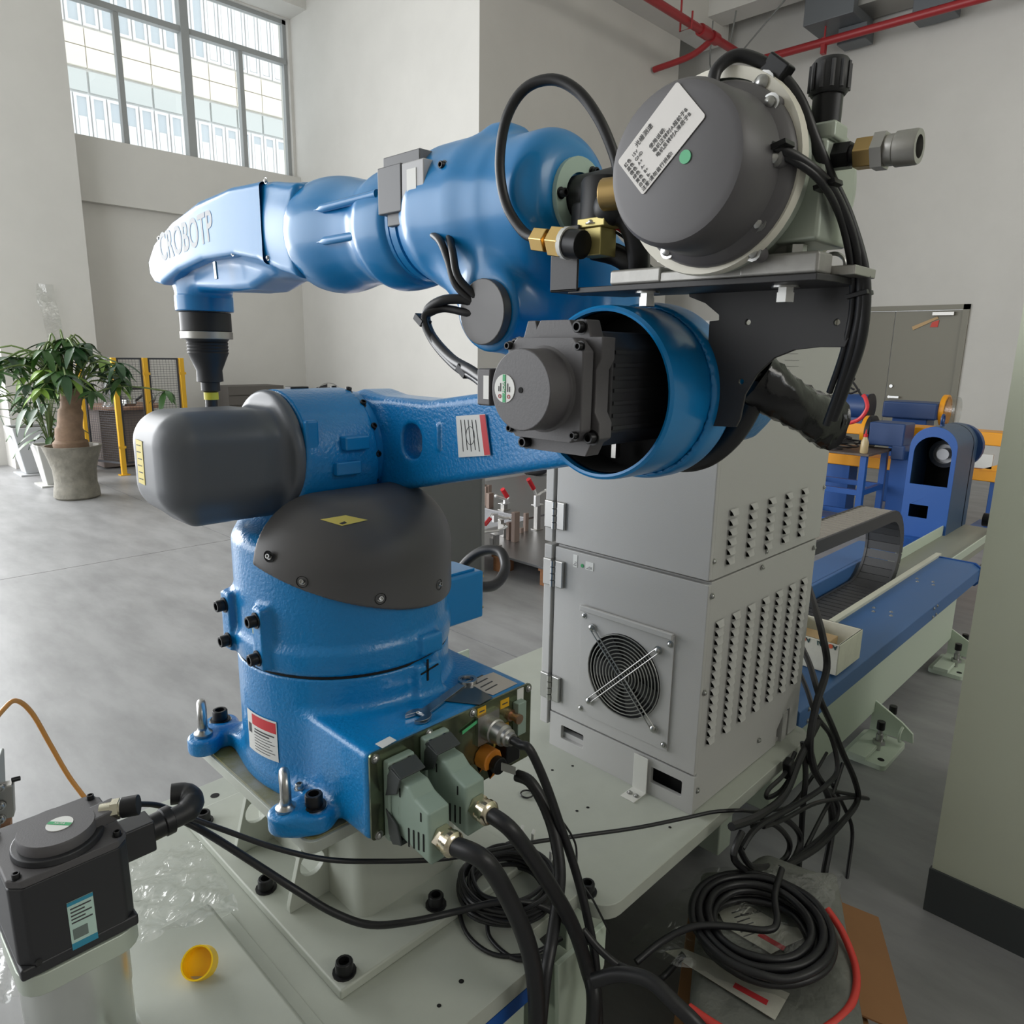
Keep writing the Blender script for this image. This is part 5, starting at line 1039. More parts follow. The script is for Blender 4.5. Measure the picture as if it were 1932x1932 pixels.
# ================================================================ wire feeder and its bracket on the elbow
BX = .70  # bracket, feeder and valve coordinates below were scaled about the camera position
bk = thing('feeder_bracket', 'black folded steel bracket with a scooped lower edge bolted behind the elbow', 'bracket', (BX, .35, 1.66))
ZB = 1.668
MB().prism([(.625, .531), (.625, .261), (.656, .255), (.700, .255), (.700, .51), (.656, .531)], (0, 0, ZB-.006), (1, 0, 0), (0, 1, 0), (0, 0, .006)).build('top_plate', M_blackmetal, bk, .001)
vo = [(p.y, p.z) for p in (at(x, y, 'x', BX) for x, y in ((1609, 530), (1601, 640), (1594, 655), (1545, 655), (1500, 660), (1460, 676), (1428, 706), (1405, 745), (1396, 790), (1388, 806), (1324, 803), (1336, 640), (1338, 606), (1356, 604), (1356, 594), (1330, 572), (1300, 560), (1298, 545)))]
hs_ = [circ(p.y, p.z, .0028, 12) for p in (at(1579, 608, 'x', BX), at(1411, 608, 'x', BX), at(1398, 720, 'x', BX))]
MB().prism([vo]+hs_, (BX, 0, 0), (0, 1, 0), (0, 0, 1), (.004, 0, 0)).build('back_plate', M_blackmetal, bk, .001)
for x, y, X in ((1222, 546, .648), (1483, 536, .662)):
    q = at(x, y, 'x', X); q.z = ZB-.006
    MB().cyl(q, q+Vector((0, 0, -.0018)), .0125, n=20).build('washer', M_steel, bk); MB().hexa(q+Vector((0, 0, -.0015)), q+Vector((0, 0, -.006)), .0075).build('spring_washer', M_steel, bk); MB().hexa(q+Vector((0, 0, -.006)), q+Vector((0, 0, -.0145)), .0085).build('hex_nut', M_steel, bk)
wf = thing('wire_feeder', 'round wire feed motor with black cap, white ring and long text label on the bracket', 'motor', (.66, .36, ZB))
WY, WZ = .357, 1.753
M_cap = mat('feeder_black_cap', srgb(88, 86, 88), .45)
MB().lathe([(.0001, 0), (.054, 0), (.060, .0015), (.0635, .007), (.0645, .033), (.066, .051), (.072, .057), (.074, .061), (.074, .067)], (.535, WY-.008, WZ-.004), (1, 0, 0), 56, caps=False).build('end_cap', M_cap, wf)
M_fw = mat('ivory_ring', srgb(226, 222, 208), .5); M_body = mat('feeder_grey_green', srgb(176, 184, 172), .32, .3)
MB().lathe([(.074, 0), (.083, 0), (.084, .005), (.084, .010), (.081, .012)], (.600, WY-.002, WZ), (1, 0, 0), 60, caps=False).build('white_ring', M_fw, wf)
MB().lathe([(.080, 0), (.0815, .014), (.077, .018), (.078, .05), (.081, .055), (.081, .115), (.074, .135), (.055, .146), (.0001, .150)], (.612, WY, WZ), (1, 0, 0), 60, caps=False).build('motor_body', M_body, wf)
for a, X, r in ((38, .588, .069), (-2, .576, .067), (-42, .588, .070), (-118, .588, .070), (-128, .603, .079), (-58, .603, .080)):
    A = math.radians(a); q = Vector((X, WY-.005-r*math.cos(A), WZ+r*math.sin(A)))
    MB().cyl(q+Vector((.003, 0, 0)), q+Vector((.018, 0, 0)), .007, n=14).build('screw_lug', M_cap, wf, .001); put(B_pan, 'pan_screw', q+Vector((.003, 0, 0)), wf, (-1, 0, 0), scale=.82)
# label with the wiring text
LX = .5345
La, Lb = at(1278, 157, 'x', LX), at(1163, 306, 'x', LX); Lc = at(1333, 215, 'x', LX); Ld = at(1216, 368, 'x', LX)
u = ((La-Lb)+(Lc-Ld)).normalized(); v = Vector((-1, 0, 0)).cross(u); v = v if v.z > 0 else -v
ctr = (La+Lb+Lc+Ld)/4; w_, h_ = ((La-Lb).length+(Lc-Ld).length)/2, abs(((La+Lb)/2-(Lc+Ld)/2).dot(v))
lb = MB().prism(rrect(-w_/2, w_/2, -h_/2, h_/2, .0025), (LX, ctr.y, ctr.z), u, v, (-.0006, 0, 0)).build('text_label', mat('label_paper', srgb(226, 222, 218), .5), wf)
def lt(s, a, b, size, al='LEFT'): text(s, size*h_, Vector((LX-.0009, ctr.y, ctr.z))+u*(a*w_)+v*(b*h_), u, v, M_txt, lb, depth=.0001, align=al)
lt('光栅测速', -.10, .36, .125, 'CENTER')
for i, (a, b) in enumerate((('红色', '15V'), ('蓝色', 'GND'), ('橙色', 'A+'), ('绿色', 'A-'), ('黄色', 'B+'), ('白色', 'B-'))): lt(a, -.47, .27-.115*i, .095); lt(b, -.335, .27-.115*i, .095)
lt('注意:', -.47, -.42, .105); lt('请勿自行拆卸!', -.34, -.42, .105)
for i, s in enumerate(('使用说明:', '电机正转时A超前于B', '电机反转时A滞后于B')): lt(s, -.13, .06-.125*i, .105)
q = at(1293, 296, 'x', LX); MB().cyl((LX+.0005, q.y, q.z), (LX-.0006, q.y, q.z), .0052, n=20).build('green_dot', mat('green_dot', srgb(96, 184, 136), .5), wf)
# foot casting, gear block, knob, coupling
MB().box(.627, .656, .283, .472, ZB, ZB+.010).box(.656, .705, .266, .472, ZB, ZB+.010).build('foot_casting', M_alu2, wf, .002)
MB().box(.6255, .648, .414, .476, ZB, ZB+.015).build('foot_pad', M_alu2, wf, .003); MB().box(.6255, .656, .261, .332, ZB, ZB+.018).build('foot_pad', M_alu2, wf, .003)
MB().prism([(.435, ZB+.008), (.287, ZB+.008), (.303, 1.711), (.41, 1.711)], (.648, 0, 0), (0, 1, 0), (0, 0, 1), (.037, 0, 0)).build('saddle', M_alu2, wf, .004)
put(B_hex, 'hex_bolt', (.644, .289, ZB+.018), wf, (0, 0, 1), scale=.85)
MB().box(.656, .705, .242, .283, ZB, ZB+.008).build('side_rail', M_steel2, wf, .001); MB().tube([(.689, .275+.0115*math.cos(t), ZB+.0115+.0107*math.sin(t)) for t in [i*.5236 for i in range(12)]], .0018, 6, 2, True).build('pull_ring', M_steel, wf)
KY = .279
q = at(1556, 245, 'y', KY)
KX = q.x
MB().box(KX-.018, KX+.05, KY-.011, KY+.03, 1.695, q.z-.010).build('gear_block', M_body, wf, .004); MB().box(KX-.0155, KX+.013, KY-.015, KY+.015, q.z-.0115, q.z+.003).build('block_cap', M_body, wf, .003)
kt, km, kb2 = at(1562, 108, 'y', KY).z, at(1560, 180, 'y', KY).z, q.z
MB().cyl((KX, KY, kb2), (KX, KY, km+.002), .012).build('knob_stem', M_bolt, wf, .001)
kn = MB().lathe([(.0135, km), (.0152, km+.0025), (.0152, kt-.003), (.013, kt)], (KX, KY, 0), (0, 0, 1), 24)
for i in range(12): A = i*math.pi/6; kn.cyl((KX+.0152*math.cos(A), KY+.0152*math.sin(A), km+.003), (KX+.015*math.cos(A), KY+.015*math.sin(A), kt-.004), .0018, n=6)
kn.build('pressure_knob', M_black, wf)
c0, c1 = at(1580, 296, 'x', KX), at(1735, 276, 'x', KX); d = (c1-c0); L = d.length; d.normalize(); F = lambda t: c0+d*(L*t)
MB().hexa(F(-.05), F(.18), .011).cyl(F(.18), F(.27), .0082).build('black_adapter', M_bolt, wf)
MB().hexa(F(.25), F(.50), .0128).build('brass_nut', mat('aged_brass', (.42, .29, .12), .4, .9), wf, .001)
MB().hexa(F(.48), F(.62), .0150).lathe([(.0105, L*.60), (.0118, L*.64), (.0118, L*.72), (.0132, L*.74), (.0132, L*.97), (.0125, L), (.0085, L), (.0085, L*.9)], c0, d, 28, caps=False).build('quick_coupling', M_steel2, wf); MB().cyl(F(.9), F(.905), .009).build('coupling_bore', M_dark, wf)
# cables of the feeder
def cab(pts, r, par, name='cable', m=None, n=10, **k): return MB().tube([at(x, y, ax_, val) for x, y, ax_, val in pts], r, n, **k).build(name, m or M_cable, par)
cab([(1345, 165, 'x', .586), (1352, 132, 'x', .590), (1385, 106, 'x', .599), (1425, 112, 'x', .607), (1470, 140, 'x', .615), (1508, 190, 'x', .623), (1535, 260, 'x', .631), (1566, 335, 'x', .648), (1600, 410, 'x', .672), (1627, 500, 'x', .689), (1632, 570, 'x', .697), (1622, 650, 'x', .705), (1596, 725, 'x', .722), (1572, 790, 'x', .738)], .0052, wf, 'power_cable')
cab([(1405, 268, 'x', .574), (1440, 272, 'x', .574), (1490, 290, 'x', .586), (1535, 320, 'x', .607), (1572, 362, 'x', .640), (1606, 440, 'x', .672), (1622, 520, 'x', .689), (1622, 590, 'x', .697), (1606, 660, 'x', .705), (1583, 735, 'x', .722), (1560, 800, 'x', .738)], .0042, wf, 'encoder_cable')
cab([(1405, 276, 'x', .574), (1445, 285, 'x', .578), (1500, 305, 'x', .590), (1550, 345, 'x', .615), (1585, 410, 'x', .656), (1605, 500, 'x', .681), (1608, 580, 'x', .697), (1592, 660, 'x', .705), (1565, 740, 'x', .722)], .0030, wf, 'signal_cable')
q = at(1462, 138, 'x', .613); MB().obox(q, (0, .6, .5), (1, 0, 0), (0, -.5, .6), .011, .007, .011).build('cable_clip', M_bolt, wf, .002); q = at(1440, 158, 'x', .603); put(B_pan, 'pan_screw', q, wf, (-1, 0, 0), scale=1.1)
for x, y, X in ((1470, 278, 0.580), (1562, 350, 0.631), (1622, 556, 0.695)): q = at(x, y, 'x', X); MB().obox(q, (0, .8, -.2), (1, 0, 0), (0, .2, .8), .009, .0085, .002).build('cable_tie', M_bolt, wf, .0005)
# valve assembly
va = thing('gas_valve', 'small brass solenoid gas valve on a black angle beside the feeder bracket', 'valve', (.63, .53, ZB))
X_ = .625
p0, p1 = at(1042, 485, 'x', X_), at(1092, 540, 'x', X_); MB().box(X_-.003, X_, min(p0.y, p1.y), max(p0.y, p1.y), ZB-.004, at(1065, 428, 'x', X_).z).box(X_-.003, .68, min(p0.y, p1.y), max(p0.y, p1.y), ZB-.004, ZB).build('angle_bracket', M_blackmetal, va, .002)
b0 = at(1096, 455, 'x', X_+.006); b1 = at(1136, 462, 'x', X_+.006); M_br2 = mat('pale_brass_block', srgb(188, 174, 112), .4, .5)
MB().box(X_+.003, X_+.03, b1.y, b0.y, b0.z-.016, b0.z+.012).build('valve_block', M_br2, va, .001); MB().box(X_, X_+.033, b1.y-.006, b0.y+.001, b0.z+.012, b0.z+.021).build('valve_plate', M_br2, va, .001)
n0, n1 = at(1012, 452, 'x', X_-.012), at(1100, 462, 'x', X_-.012); d = n1-n0; F = lambda t: n0+d*t
MB().hexa(F(0), F(.28), .0135).lathe([(.008, d.length*.28), (.008, d.length*.38)], n0, d, 20).hexa(F(.40), F(.66), .017).build('compression_nut', M_brass, va, .0008); MB().cyl(F(.64), F(.72), .0165).build('white_washer', M_lab, va); MB().cyl(F(.7), F(1.0), .0145).build('black_fitting', M_bolt, va, .001)
put(B_pan, 'pan_screw', b1+Vector((-.004, .012, .021)), va, (0, 0, 1), scale=.7)
s0 = at(1118, 430, 'x', X_+.02); MB().lathe([(.0225, 0), (.0235, .005), (.0235, .042), (.021, .046)], (X_+.035, s0.y, b0.z+.020), (0, 0, 1), 28).build('solenoid_coil', M_black, va)
cab([(1010, 450, 'x', X_-.012), (985, 435, 'x', 0.613), (955, 385, 'x', 0.609), (943, 310, 'x', 0.605), (955, 225, 'x', 0.605), (990, 168, 'x', 0.613), (1042, 150, 'x', 0.622), (1090, 172, 'x', 0.630), (1130, 225, 'x', 0.638), (1158, 290, 'x', 0.647), (1170, 340, 'x', 0.651), (1185, 390, 'x', 0.655)], .0058, va, 'gas_hose')
b0 = at(1158, 435, 'x', 0.664); MB().tube([at(x, y, 'x', X) for x, y, X in ((1145, 428, 0.651), (1165, 432, 0.655), (1185, 450, 0.664), (1205, 475, 0.672), (1212, 492, 0.680))], .0016, 6).build('red_wire', M_redl, va); MB().tube([at(x, y, 'x', X) for x, y, X in ((1145, 432, 0.651), (1165, 440, 0.655), (1190, 460, 0.664), (1208, 490, 0.672))], .0016, 6).build('black_wire', M_cable, va)
cab([(1120, 470, 'x', 0.655), (1160, 480, 'x', 0.664), (1195, 500, 'x', 0.672), (1225, 525, 'x', 0.689)], .012, va, 'outlet_hose')
tl = thing('torch_inlet', 'black pipe elbow and brass collar joining the hollow shaft to the feeder', 'pipe fitting', (ax4, .55, z4))
q0 = Vector((ax4, .582, z4)); MB().tube([q0+Vector((0, .02, 0)), q0+Vector((0, -.03, 0)), q0+Vector((.008, -.065, .004)), q0+Vector((.02, -.095, .006))], .0255, 20).build('pipe', M_black, tl)
MB().cyl(at(1118, 385, 'x', ax4-.012), at(1116, 440, 'x', ax4-.012), .0235, n=28).build('tee_body', M_black, tl, .003)
q = at(1160, 364, 'x', 0.617); MB().cyl(q+Vector((0, .014, 0)), q+Vector((.006, -.016, 0)), .0155).build('brass_collar', MATS['aged_brass'], tl, .001)
cab([(1155, 400, 'x', 0.638), (1180, 410, 'x', 0.647), (1196, 440, 'x', 0.655), (1204, 480, 'x', 0.664), (1205, 510, 'x', 0.672)], .012, tl, 'hose'); MB().ball(at(1152, 392, 'x', 0.638), .018).build('hose_joint', M_black, tl)
# glossy sleeve and conduit behind the bracket
sv = thing('cable_sleeve', 'glossy black plastic sleeve wrapped round the feeder cables below the bracket', 'sleeve', (.93, .40, 1.55))
cs = [at(1425, 715, 'x', .781), at(1465, 742, 'x', .80), at(1510, 768, 'x', .84), at(1548, 790, 'x', .885), at(1568, 798, 'x', .91)]
b = MB(); rr = random.Random(3); P_ = smooth_path(cs, 5); vs = []; n = 22
for i, p in enumerate(P_):
    t = (P_[min(i+1, len(P_)-1)]-P_[max(i-1, 0)]).normalized(); e1 = Vector((0, 0, 1))-t*t.z; e1.normalize(); e2 = t.cross(e1); k = i/(len(P_)-1)
    for j in range(n):
        a = 2*math.pi*j/n; R = (.031-.006*math.sin(k*3.1)+rr.uniform(-.0022, .0022)); vs.append(p+e1*math.cos(a)*R*(1.0+.12*k)+e2*math.sin(a)*R*.75)
b.add(vs, [(i*n+j, i*n+(j+1) % n, (i+1)*n+(j+1) % n, (i+1)*n+j) for i in range(len(P_)-1) for j in range(n)]).build('sleeve', mat('glossy_black_film', srgb(16, 16, 18), .16, bump=.3, bscale=50, bdist=.003), sv)
b = MB(); b.cyl(P_[-4], P_[-3], .022).build('bundle_end', M_black, sv)
cd = thing('conduit_hose', 'thick black ribbed conduit looping under the elbow towards the sleeve', 'hose', (.92, .45, 1.5))
cab([(1250, 862, 'x', 0.764), (1290, 872, 'x', 0.769), (1335, 862, 'x', 0.773), (1380, 825, 'x', 0.777), (1412, 775, 'x', 0.781), (1430, 720, 'x', 0.785)], .0125, cd, 'conduit')
# ================================================================ heavy cables leaving the connector panel
def loose(name, label, cat, pts, r, m=None, n=10, group=None):
    o = cab(pts, r, None, name, m, n); return tagit(o, label, cat, group)
def gpt(g): return [(Vector(g))]
def loose3(name, label, pts, r, m=None, n=12, part=None):
    P = [p if isinstance(p, Vector) else at(*p) for p in pts]; return tagit(MB().tube(P, r, n).build(name, m or M_cable), label, 'cable')
loose3('power_cable', 'thickest black cable curving down from the front grey connector hood', [g1, (915, 1625, 'y', .715), (962, 1700, 'y', .70), (998, 1790, 'y', .69), (1012, 1880, 'y', .69), (1010, 1990, 'y', .69), (1000, 2200, 'y', .70)], .0155, n=16)
loose3('power_cable', 'thick black cable curving down from the rear grey connector hood', [g2, (968, 1570, 'y', .725), (1025, 1650, 'y', .71), (1080, 1745, 'y', .70), (1108, 1830, 'y', .69), (1120, 1890, 'y', .66), (1110, 2020, 'y', .65)], .0135, n=16)
loose3('earth_cable', 'black cable with white tape band running down from the orange terminal', [(975, 1463, 'y', .87), (1000, 1475, 'y', .84), (1025, 1515, 'y', .81), (1045, 1570, 'y', .78), (1056, 1640, 'y', .75), (1052, 1700, 'y', .735), (1040, 1780, 'y', .72), (1028, 1850, 'y', .70), (1015, 1990, 'y', .68)], .0115)
a, c = at(1031, 1525, 'y', .805), at(1037, 1542, 'y', .797); tagit(MB().cyl(a, c, .0125, n=18).build('white_tape', M_lab), 'white tape band wrapped round the earth cable beside the fan cabinet', 'tape')
loose3('encoder_cable', 'long black cable falling from the round metal connector', [g4, g4+Vector((.002, -.02, -.003)), (1000, 1415, 'y', .81), (1030, 1480, 'y', .79), (1058, 1560, 'y', .77), (1085, 1640, 'y', .75), (1108, 1730, 'y', .72), (1125, 1830, 'y', .69), (1132, 1990, 'y', .66)], .0085)
loose3('thin_wire', 'thin black wire with small loop hanging behind the connector panel', [(1018, 1440, 'y', .84), (1028, 1475, 'y', .84), (1025, 1505, 'y', .84), (1050, 1535, 'y', .82), (1085, 1590, 'y', .80), (1090, 1650, 'y', .78), (1120, 1700, 'y', .74), (1150, 1760, 'y', .72)], .0022)
q = at(994, 1498, 'z', ZP+.004); tagit(MB().tube([q+Vector((.016*math.cos(t), .016*math.sin(t), 0)) for t in [i*.7854 for i in range(8)]], .0022, 6, 3, True).build('wire_loop', M_cable), 'small black wire ring lying on the platform near the connector panel', 'wire')
loose3('motor_cable', 'thin black cable from the servo motor plug across the pedestal front to the tangle', [(262, 1517, 'y', 1.13), (300, 1520, 'y', 1.14), (345, 1538, 'y', 1.14), (420, 1565, 'y', 1.10), (520, 1600, 'y', 1.03), (620, 1622, 'y', .98), (720, 1625, 'y', .955), (820, 1622, 'y', .94), (900, 1610, 'y', .92), (1000, 1590, 'z', ZP+.075), (1100, 1576, 'z', ZP+.05), (1200, 1562, 'z', ZP+.03), (1290, 1544, 'z', ZP+.014), (1340, 1533, 'z', ZP+.016), (1368, 1530, 'z', ZP+.016), (1400, 1529, 'z', ZP+.010), (1430, 1531, 'y', .722), (1490, 1520, 'y', .71), (1530, 1470, 'y', .70), (1560, 1420, 'y', .70)], .0046)
loose3('brake_cable', 'black cable drooping from the corrugated elbow along the platform to the coil', [(330, 1540, 'y', 1.15), (370, 1560, 'y', 1.14), (420, 1590, 'y', 1.10), (490, 1635, 'y', 1.04), (560, 1680, 'y', .99), (630, 1722, 'y', .955), (700, 1745, 'y', .93), (780, 1738, 'y', .925), (860, 1720, 'y', .90), (940, 1702, 'z', ZP+.07), (1005, 1705, 'z', ZP+.05), (1050, 1725, 'z', ZP+.03), (1090, 1760, 'y', .73), (1130, 1790, 'y', .70)], .0066)
co_ = thing('cable_coil', 'coiled bundle of thin black cables lying on the platform behind the thick cables', 'cable coil', at(955, 1690, 'z', ZP+.02))
c0 = at(957, 1690, 'z', ZP+.01); rr = random.Random(21)
for i in range(12):
    R = .070+rr.uniform(0, .032); off = Vector((rr.uniform(-.006, .006), rr.uniform(-.006, .006), .006+.007*(i % 6))); tl_ = rr.uniform(-.08, .22)
    MB().tube([c0+off+Vector((R*math.cos(t)*rr.uniform(.97, 1.03), R*math.sin(t)*rr.uniform(.97, 1.03), tl_*R*math.sin(t-.8)*.35+rr.uniform(0, .006))) for t in [k*.524 for k in range(12)]], .0044, 8, 4, True).build('cable_loop', M_cable, co_)
for p in ([(862, 1700, 'z', ZP+.01), (880, 1760, 'z', ZP+.005), (930, 1800, 'z', ZP+.005), (1000, 1800, 'z', ZP+.005), (1060, 1770, 'z', ZP+.01)], [(920, 1725, 'z', ZP+.02), (925, 1770, 'z', ZP+.005), (975, 1810, 'z', ZP+.005), (1040, 1800, 'z', ZP+.008)]): cab(p, .0042, co_, 'cable_loop')
for x, y in ((985, 1570), (1006, 1578), (1040, 1612), (1045, 1628)): q = at(x, y, 'z', ZP+.05); MB().obox(q, (1, .4, .5), (0, 1, 0), (0, 0, 1), .006, .004, .012).build('white_plug', M_lab, co_, .001)
# spanner
sp = thing('spanner', 'chrome combination spanner lying on the blue connector box of the robot', 'spanner', at(820, 1330, 'z', .946))
zz = .9445; sa, sb = at(793, 1352, 'z', zz), at(878, 1290, 'z', zz); d = (sb-sa).normalized(); nn = Vector((-d.y, d.x, 0)); M_span_ = mat('chrome_vanadium', (.46, .47, .48), .25, 1)
MB().prism([(0.01, -.0075), (.10, -.0055), (.10, .0055), (.01, .0075)] if False else [(0, -.010), ((sb-sa).length, -.008), ((sb-sa).length, .008), (0, .010)], sa, d, nn, (0, 0, .005)).build('shank', M_span_, sp, .0015)
jaw = circ(0, 0, .024, 24, 215, 505); jaw = [p for p in jaw] + [(-.004, .0105), (.007, .0105), (.009, 0), (.007, -.0105), (-.004, -.0105)]
MB().prism([(-a, b) for a, b in [(-x, y) for x, y in jaw]], sa-d*.006, (d*.95-nn*.3).normalized(), (nn*.95+d*.3).normalized(), (0, 0, .007)).build('open_jaw', M_span_, sp, .001)
MB().prism([circ(0, 0, .020, 22), circ(0, 0, .0125, 12)], sb+d*.008, d, nn, (0, 0, .008)).build('ring_end', M_span_, sp, .001)
# ================================================================ servo motor at lower left
sm = thing('servo_motor', 'upright black servo motor with round encoder cap on a bright gearbox at lower left', 'motor', (.197, 1.07, ZP))
mx0, mx1, my0, my1 = .124, .268, 1.0, 1.142
ch_ = [(mx0+.014, my0), (mx1-.014, my0), (mx1, my0+.014), (mx1, my1-.014), (mx1-.014, my1), (mx0+.014, my1), (mx0, my1-.014), (mx0, my0+.014)]
MB().prism(ch_, (0, 0, .800), (1, 0, 0), (0, 1, 0), (0, 0, .118)).build('motor_body', M_mot, sm, .004)
MB().prism([(mx0-.0006, my0-.0006), (mx1+.0006, my0-.0006), (mx1+.0006, my1+.0006), (mx0-.0006, my1+.0006)], (0, 0, .784), (1, 0, 0), (0, 1, 0), (0, 0, .018)).build('front_flange', M_mot, sm, .004)
MB().prism(ch_, (0, 0, .918), (1, 0, 0), (0, 1, 0), (0, 0, .012)).build('end_plate', M_motg, sm, .003)
ec = at(106, 1557, 'z', .955)
MB().lathe([(.056, .930), (.055, .940)], (ec.x, ec.y, 0), (0, 0, 1), 36).build('encoder_base', M_mot, sm, .002); MB().lathe([(.0475, .936), (.0475, .952), (.046, .955)], (ec.x, ec.y, 0), (0, 0, 1), 44).build('encoder_cap', M_motg, sm)
MB().obox((ec.x+.052, ec.y-.002, .945), (1, .15, 0), (-.15, 1, 0), (0, 0, 1), .026, .017, .009).build('encoder_plug', M_motg, sm, .002)
st_ = MB().cyl((ec.x+.004, ec.y, .955), (ec.x+.004, ec.y, .9557), .0165, n=28).build('motor_sticker', M_lab, sm); dd = Vector((.75, .66, 0)).normalized(); dn = Vector((-dd.y, dd.x, 0))
MB().obox((ec.x+.004, ec.y, .9558), dd, dn, (0, 0, 1), .003, .0162, .0003).build('green_band', MATS['green_print'], st_); text('HCFA', .006, (ec.x+.004, ec.y, .9562), -dn, dd, M_white, st_, depth=.0001, shear=.2)
for a, b in ((mx0+.012, my0+.012), (mx1-.012, my0+.012), (mx0+.012, my1-.012), (mx1-.012, my1-.012)): put(B_black, 'socket_bolt', (a, b, .929), sm, scale=.55)
MB().cyl((mx0+.02, my0+.001, .80), (mx0+.02, my0-.004, .806), .004).build('flange_screw', M_bolt, sm)
n0, n1 = at(125, 1705, 'y', my0), at(185, 1768, 'y', my0)
nl = MB().box(n0.x, n1.x, my0-.0012, my0, n1.z, n0.z).build('nameplate', mat('pale_cyan_plate', srgb(188, 214, 204), .3), sm)
h = n0.z-n1.z; MB().box(n0.x, n1.x, my0-.0018, my0-.001, n1.z, n1.z+h*.13).build('blue_edge', mat('cyan_print', srgb(50, 140, 170), .4), nl); MB().box(n0.x, n1.x, my0-.0018, my0-.001, n0.z-h*.07, n0.z).build('blue_edge', MATS['cyan_print'], nl)
for i in range(5): MB().box(n0.x+.003, n0.x+(n1.x-n0.x)*(.9-.13*((i*2) % 4)), my0-.0018, my0-.001, n0.z-h*(.16+.075*i), n0.z-h*(.14+.075*i)+.0004).build('print_line', M_txt, nl)
MB().box(n0.x+.003, n0.x+.021, my0-.0018, my0-.001, n1.z+h*.2, n1.z+h*.42).build('print_block', mat('grey_print', srgb(110, 122, 118), .5), nl)
MB().box(mx1, mx1+.048, 1.045, 1.085, .855, .905).build('power_socket', M_mot, sm, .003)
a = Vector((mx1+.046, 1.065, .882)); dr_ = Vector((1, .05, .04)); MB().lathe([(.020, 0), (.020, .018), (.022, .02), (.022, .032), (.017, .034)], a, dr_, 18).build('threaded_collar', M_bolt, sm)
MB().tube([a+Vector((.03, .002, 0)), a+Vector((.056, .004, .001)), a+Vector((.072, .018, .006)), a+Vector((.068, .036, .012)), a+Vector((.05, .046, .014))], [.0165, .0185, .0175, .0165], 16).build('elbow_fitting', M_black, sm)
p0, p1 = at(190, 1532, 'z', .947), at(262, 1518, 'z', .951)
MB().cyl(p0, p0*.45+p1*.55, .0115, n=16).hexa(p0*.7+p1*.3, p0*.5+p1*.5, .0145).build('metal_plug', mat('nickel_silver', (.66, .63, .52), .22, 1), sm); MB().cyl(p0*.45+p1*.55, p1, .0145, n=16).build('black_backshell', M_bolt, sm, .001)
M_gb = mat('machined_gearbox', (.66, .68, .64), .3, .9)
MB().prism(rrect(mx0-.002, mx1+.004, my0-.003, my1+.003, .03), (0, 0, .752), (1, 0, 0), (0, 1, 0), (0, 0, .032)).build('adapter_flange', mat('adapter_paint', srgb(188, 196, 184), .35, .3), sm, .002)
MB().lathe([(.068, .50), (.068, .66), (.070, .665), (.070, .752)], (.198, 1.072, 0), (0, 0, 1), 48).build('gearbox', M_gb, sm, .001)
for a in range(6): A = a*math.pi/3+.2; put(B_black, 'socket_bolt', (.198+.088*math.cos(A), 1.072+.088*math.sin(A), ZP), sm, scale=1.3)
MB().lathe([(.098, ZP), (.098, ZP+.012)], (.198, 1.072, 0), (0, 0, 1), 40).build('base_flange', M_gb, sm)
lp = thing('sensor_plate', 'upright grey machined plate with screws cut off at the left picture edge', 'plate', (.14, 1.3, ZP))
q0, q1 = at(-40, 1440, 'y', 1.42), at(32, 1560, 'y', 1.36)
MB().obox(at(-10, 1560, 'y', 1.36), (.25, .9, -.15), (.1, .1, 1), (1, -.3, 0), .075, .11, .010).build('plate', mat('grey_machined_plate', srgb(150, 156, 154), .4, .3), lp, .003); MB().obox(at(8, 1510, 'y', 1.34), (.25, .9, -.15), (.1, .1, 1), (1, -.3, 0), .014, .028, .014).build('block', M_steel2, lp, .003)
MB().cyl(at(22, 1472, 'y', 1.34), at(38, 1468, 'y', 1.34), .004).build('screw_end', M_bolt, lp); MB().obox(at(6, 1590, 'y', 1.35), (.25, .9, -.15), (.1, .1, 1), (1, -.3, 0), .02, .035, .012).build('wood_spacer', M_wood, lp)
for y in (1485, 1520, 1545): put(B_zinc, 'socket_bolt', at(2, y, 'y', 1.325), lp, (-.3, -1, 0), scale=.6)
loose('air_tube', 'thin orange air tube arching up behind the servo motor', 'tube', [(-30, 1385, 'y', 1.35), (5, 1340, 'y', 1.4), (30, 1322, 'y', 1.42), (60, 1345, 'y', 1.43), (95, 1405, 'y', 1.43), (130, 1465, 'y', 1.42), (172, 1522, 'y', 1.4), (190, 1560, 'y', 1.4)], .0042, mat('orange_tube', srgb(218, 150, 72), .35))
# ================================================================ boxes, bag, coil and tangle at lower right
cx = thing('cardboard_box', 'brown cardboard box with open flaps under the plastic wrapped package at lower right', 'box', (1.38, .38, 0))
MB().prism([(1.79, .52), (1.50, .79), (1.02, .56), (1.02, .30), (1.27, .235)], (0, 0, 0), (1, 0, 0), (0, 1, 0), (0, 0, .228)).build('walls', M_card, cx, .004); MB().obox((1.60, .385, .235), (.88, .48, 0), (.48, -.88, -.25), (.1, -.2, 1), .17, .055, .002).build('flap', M_card, cx); MB().obox((1.12, .25, .215), (.95, -.25, 0), (-.25, -.95, -.2), (0, -.2, 1), .12, .05, .002).build('flap', M_card, cx)
pk = thing('wrapped_package', 'clear plastic wrapped package with printed sheets inside under the cable coil', 'package', (1.4, .48, .235))
M_gw = mat('grey_padding', srgb(120, 122, 116), .6, bump=.8, bscale=14, bdist=.02, var=.3, vscale=7)
sdf_obj('padding', smin(.05, sd_poly(2, [(1.765, .525), (1.515, .775), (1.07, .55), (1.05, .33), (1.26, .265)], .229, .314, .035), sd_box((1.58, .60, .29), (.10, .09, .045), .04)), (1.00, .20, .22), (1.84, .84, .36), .012, M_gw, pk)
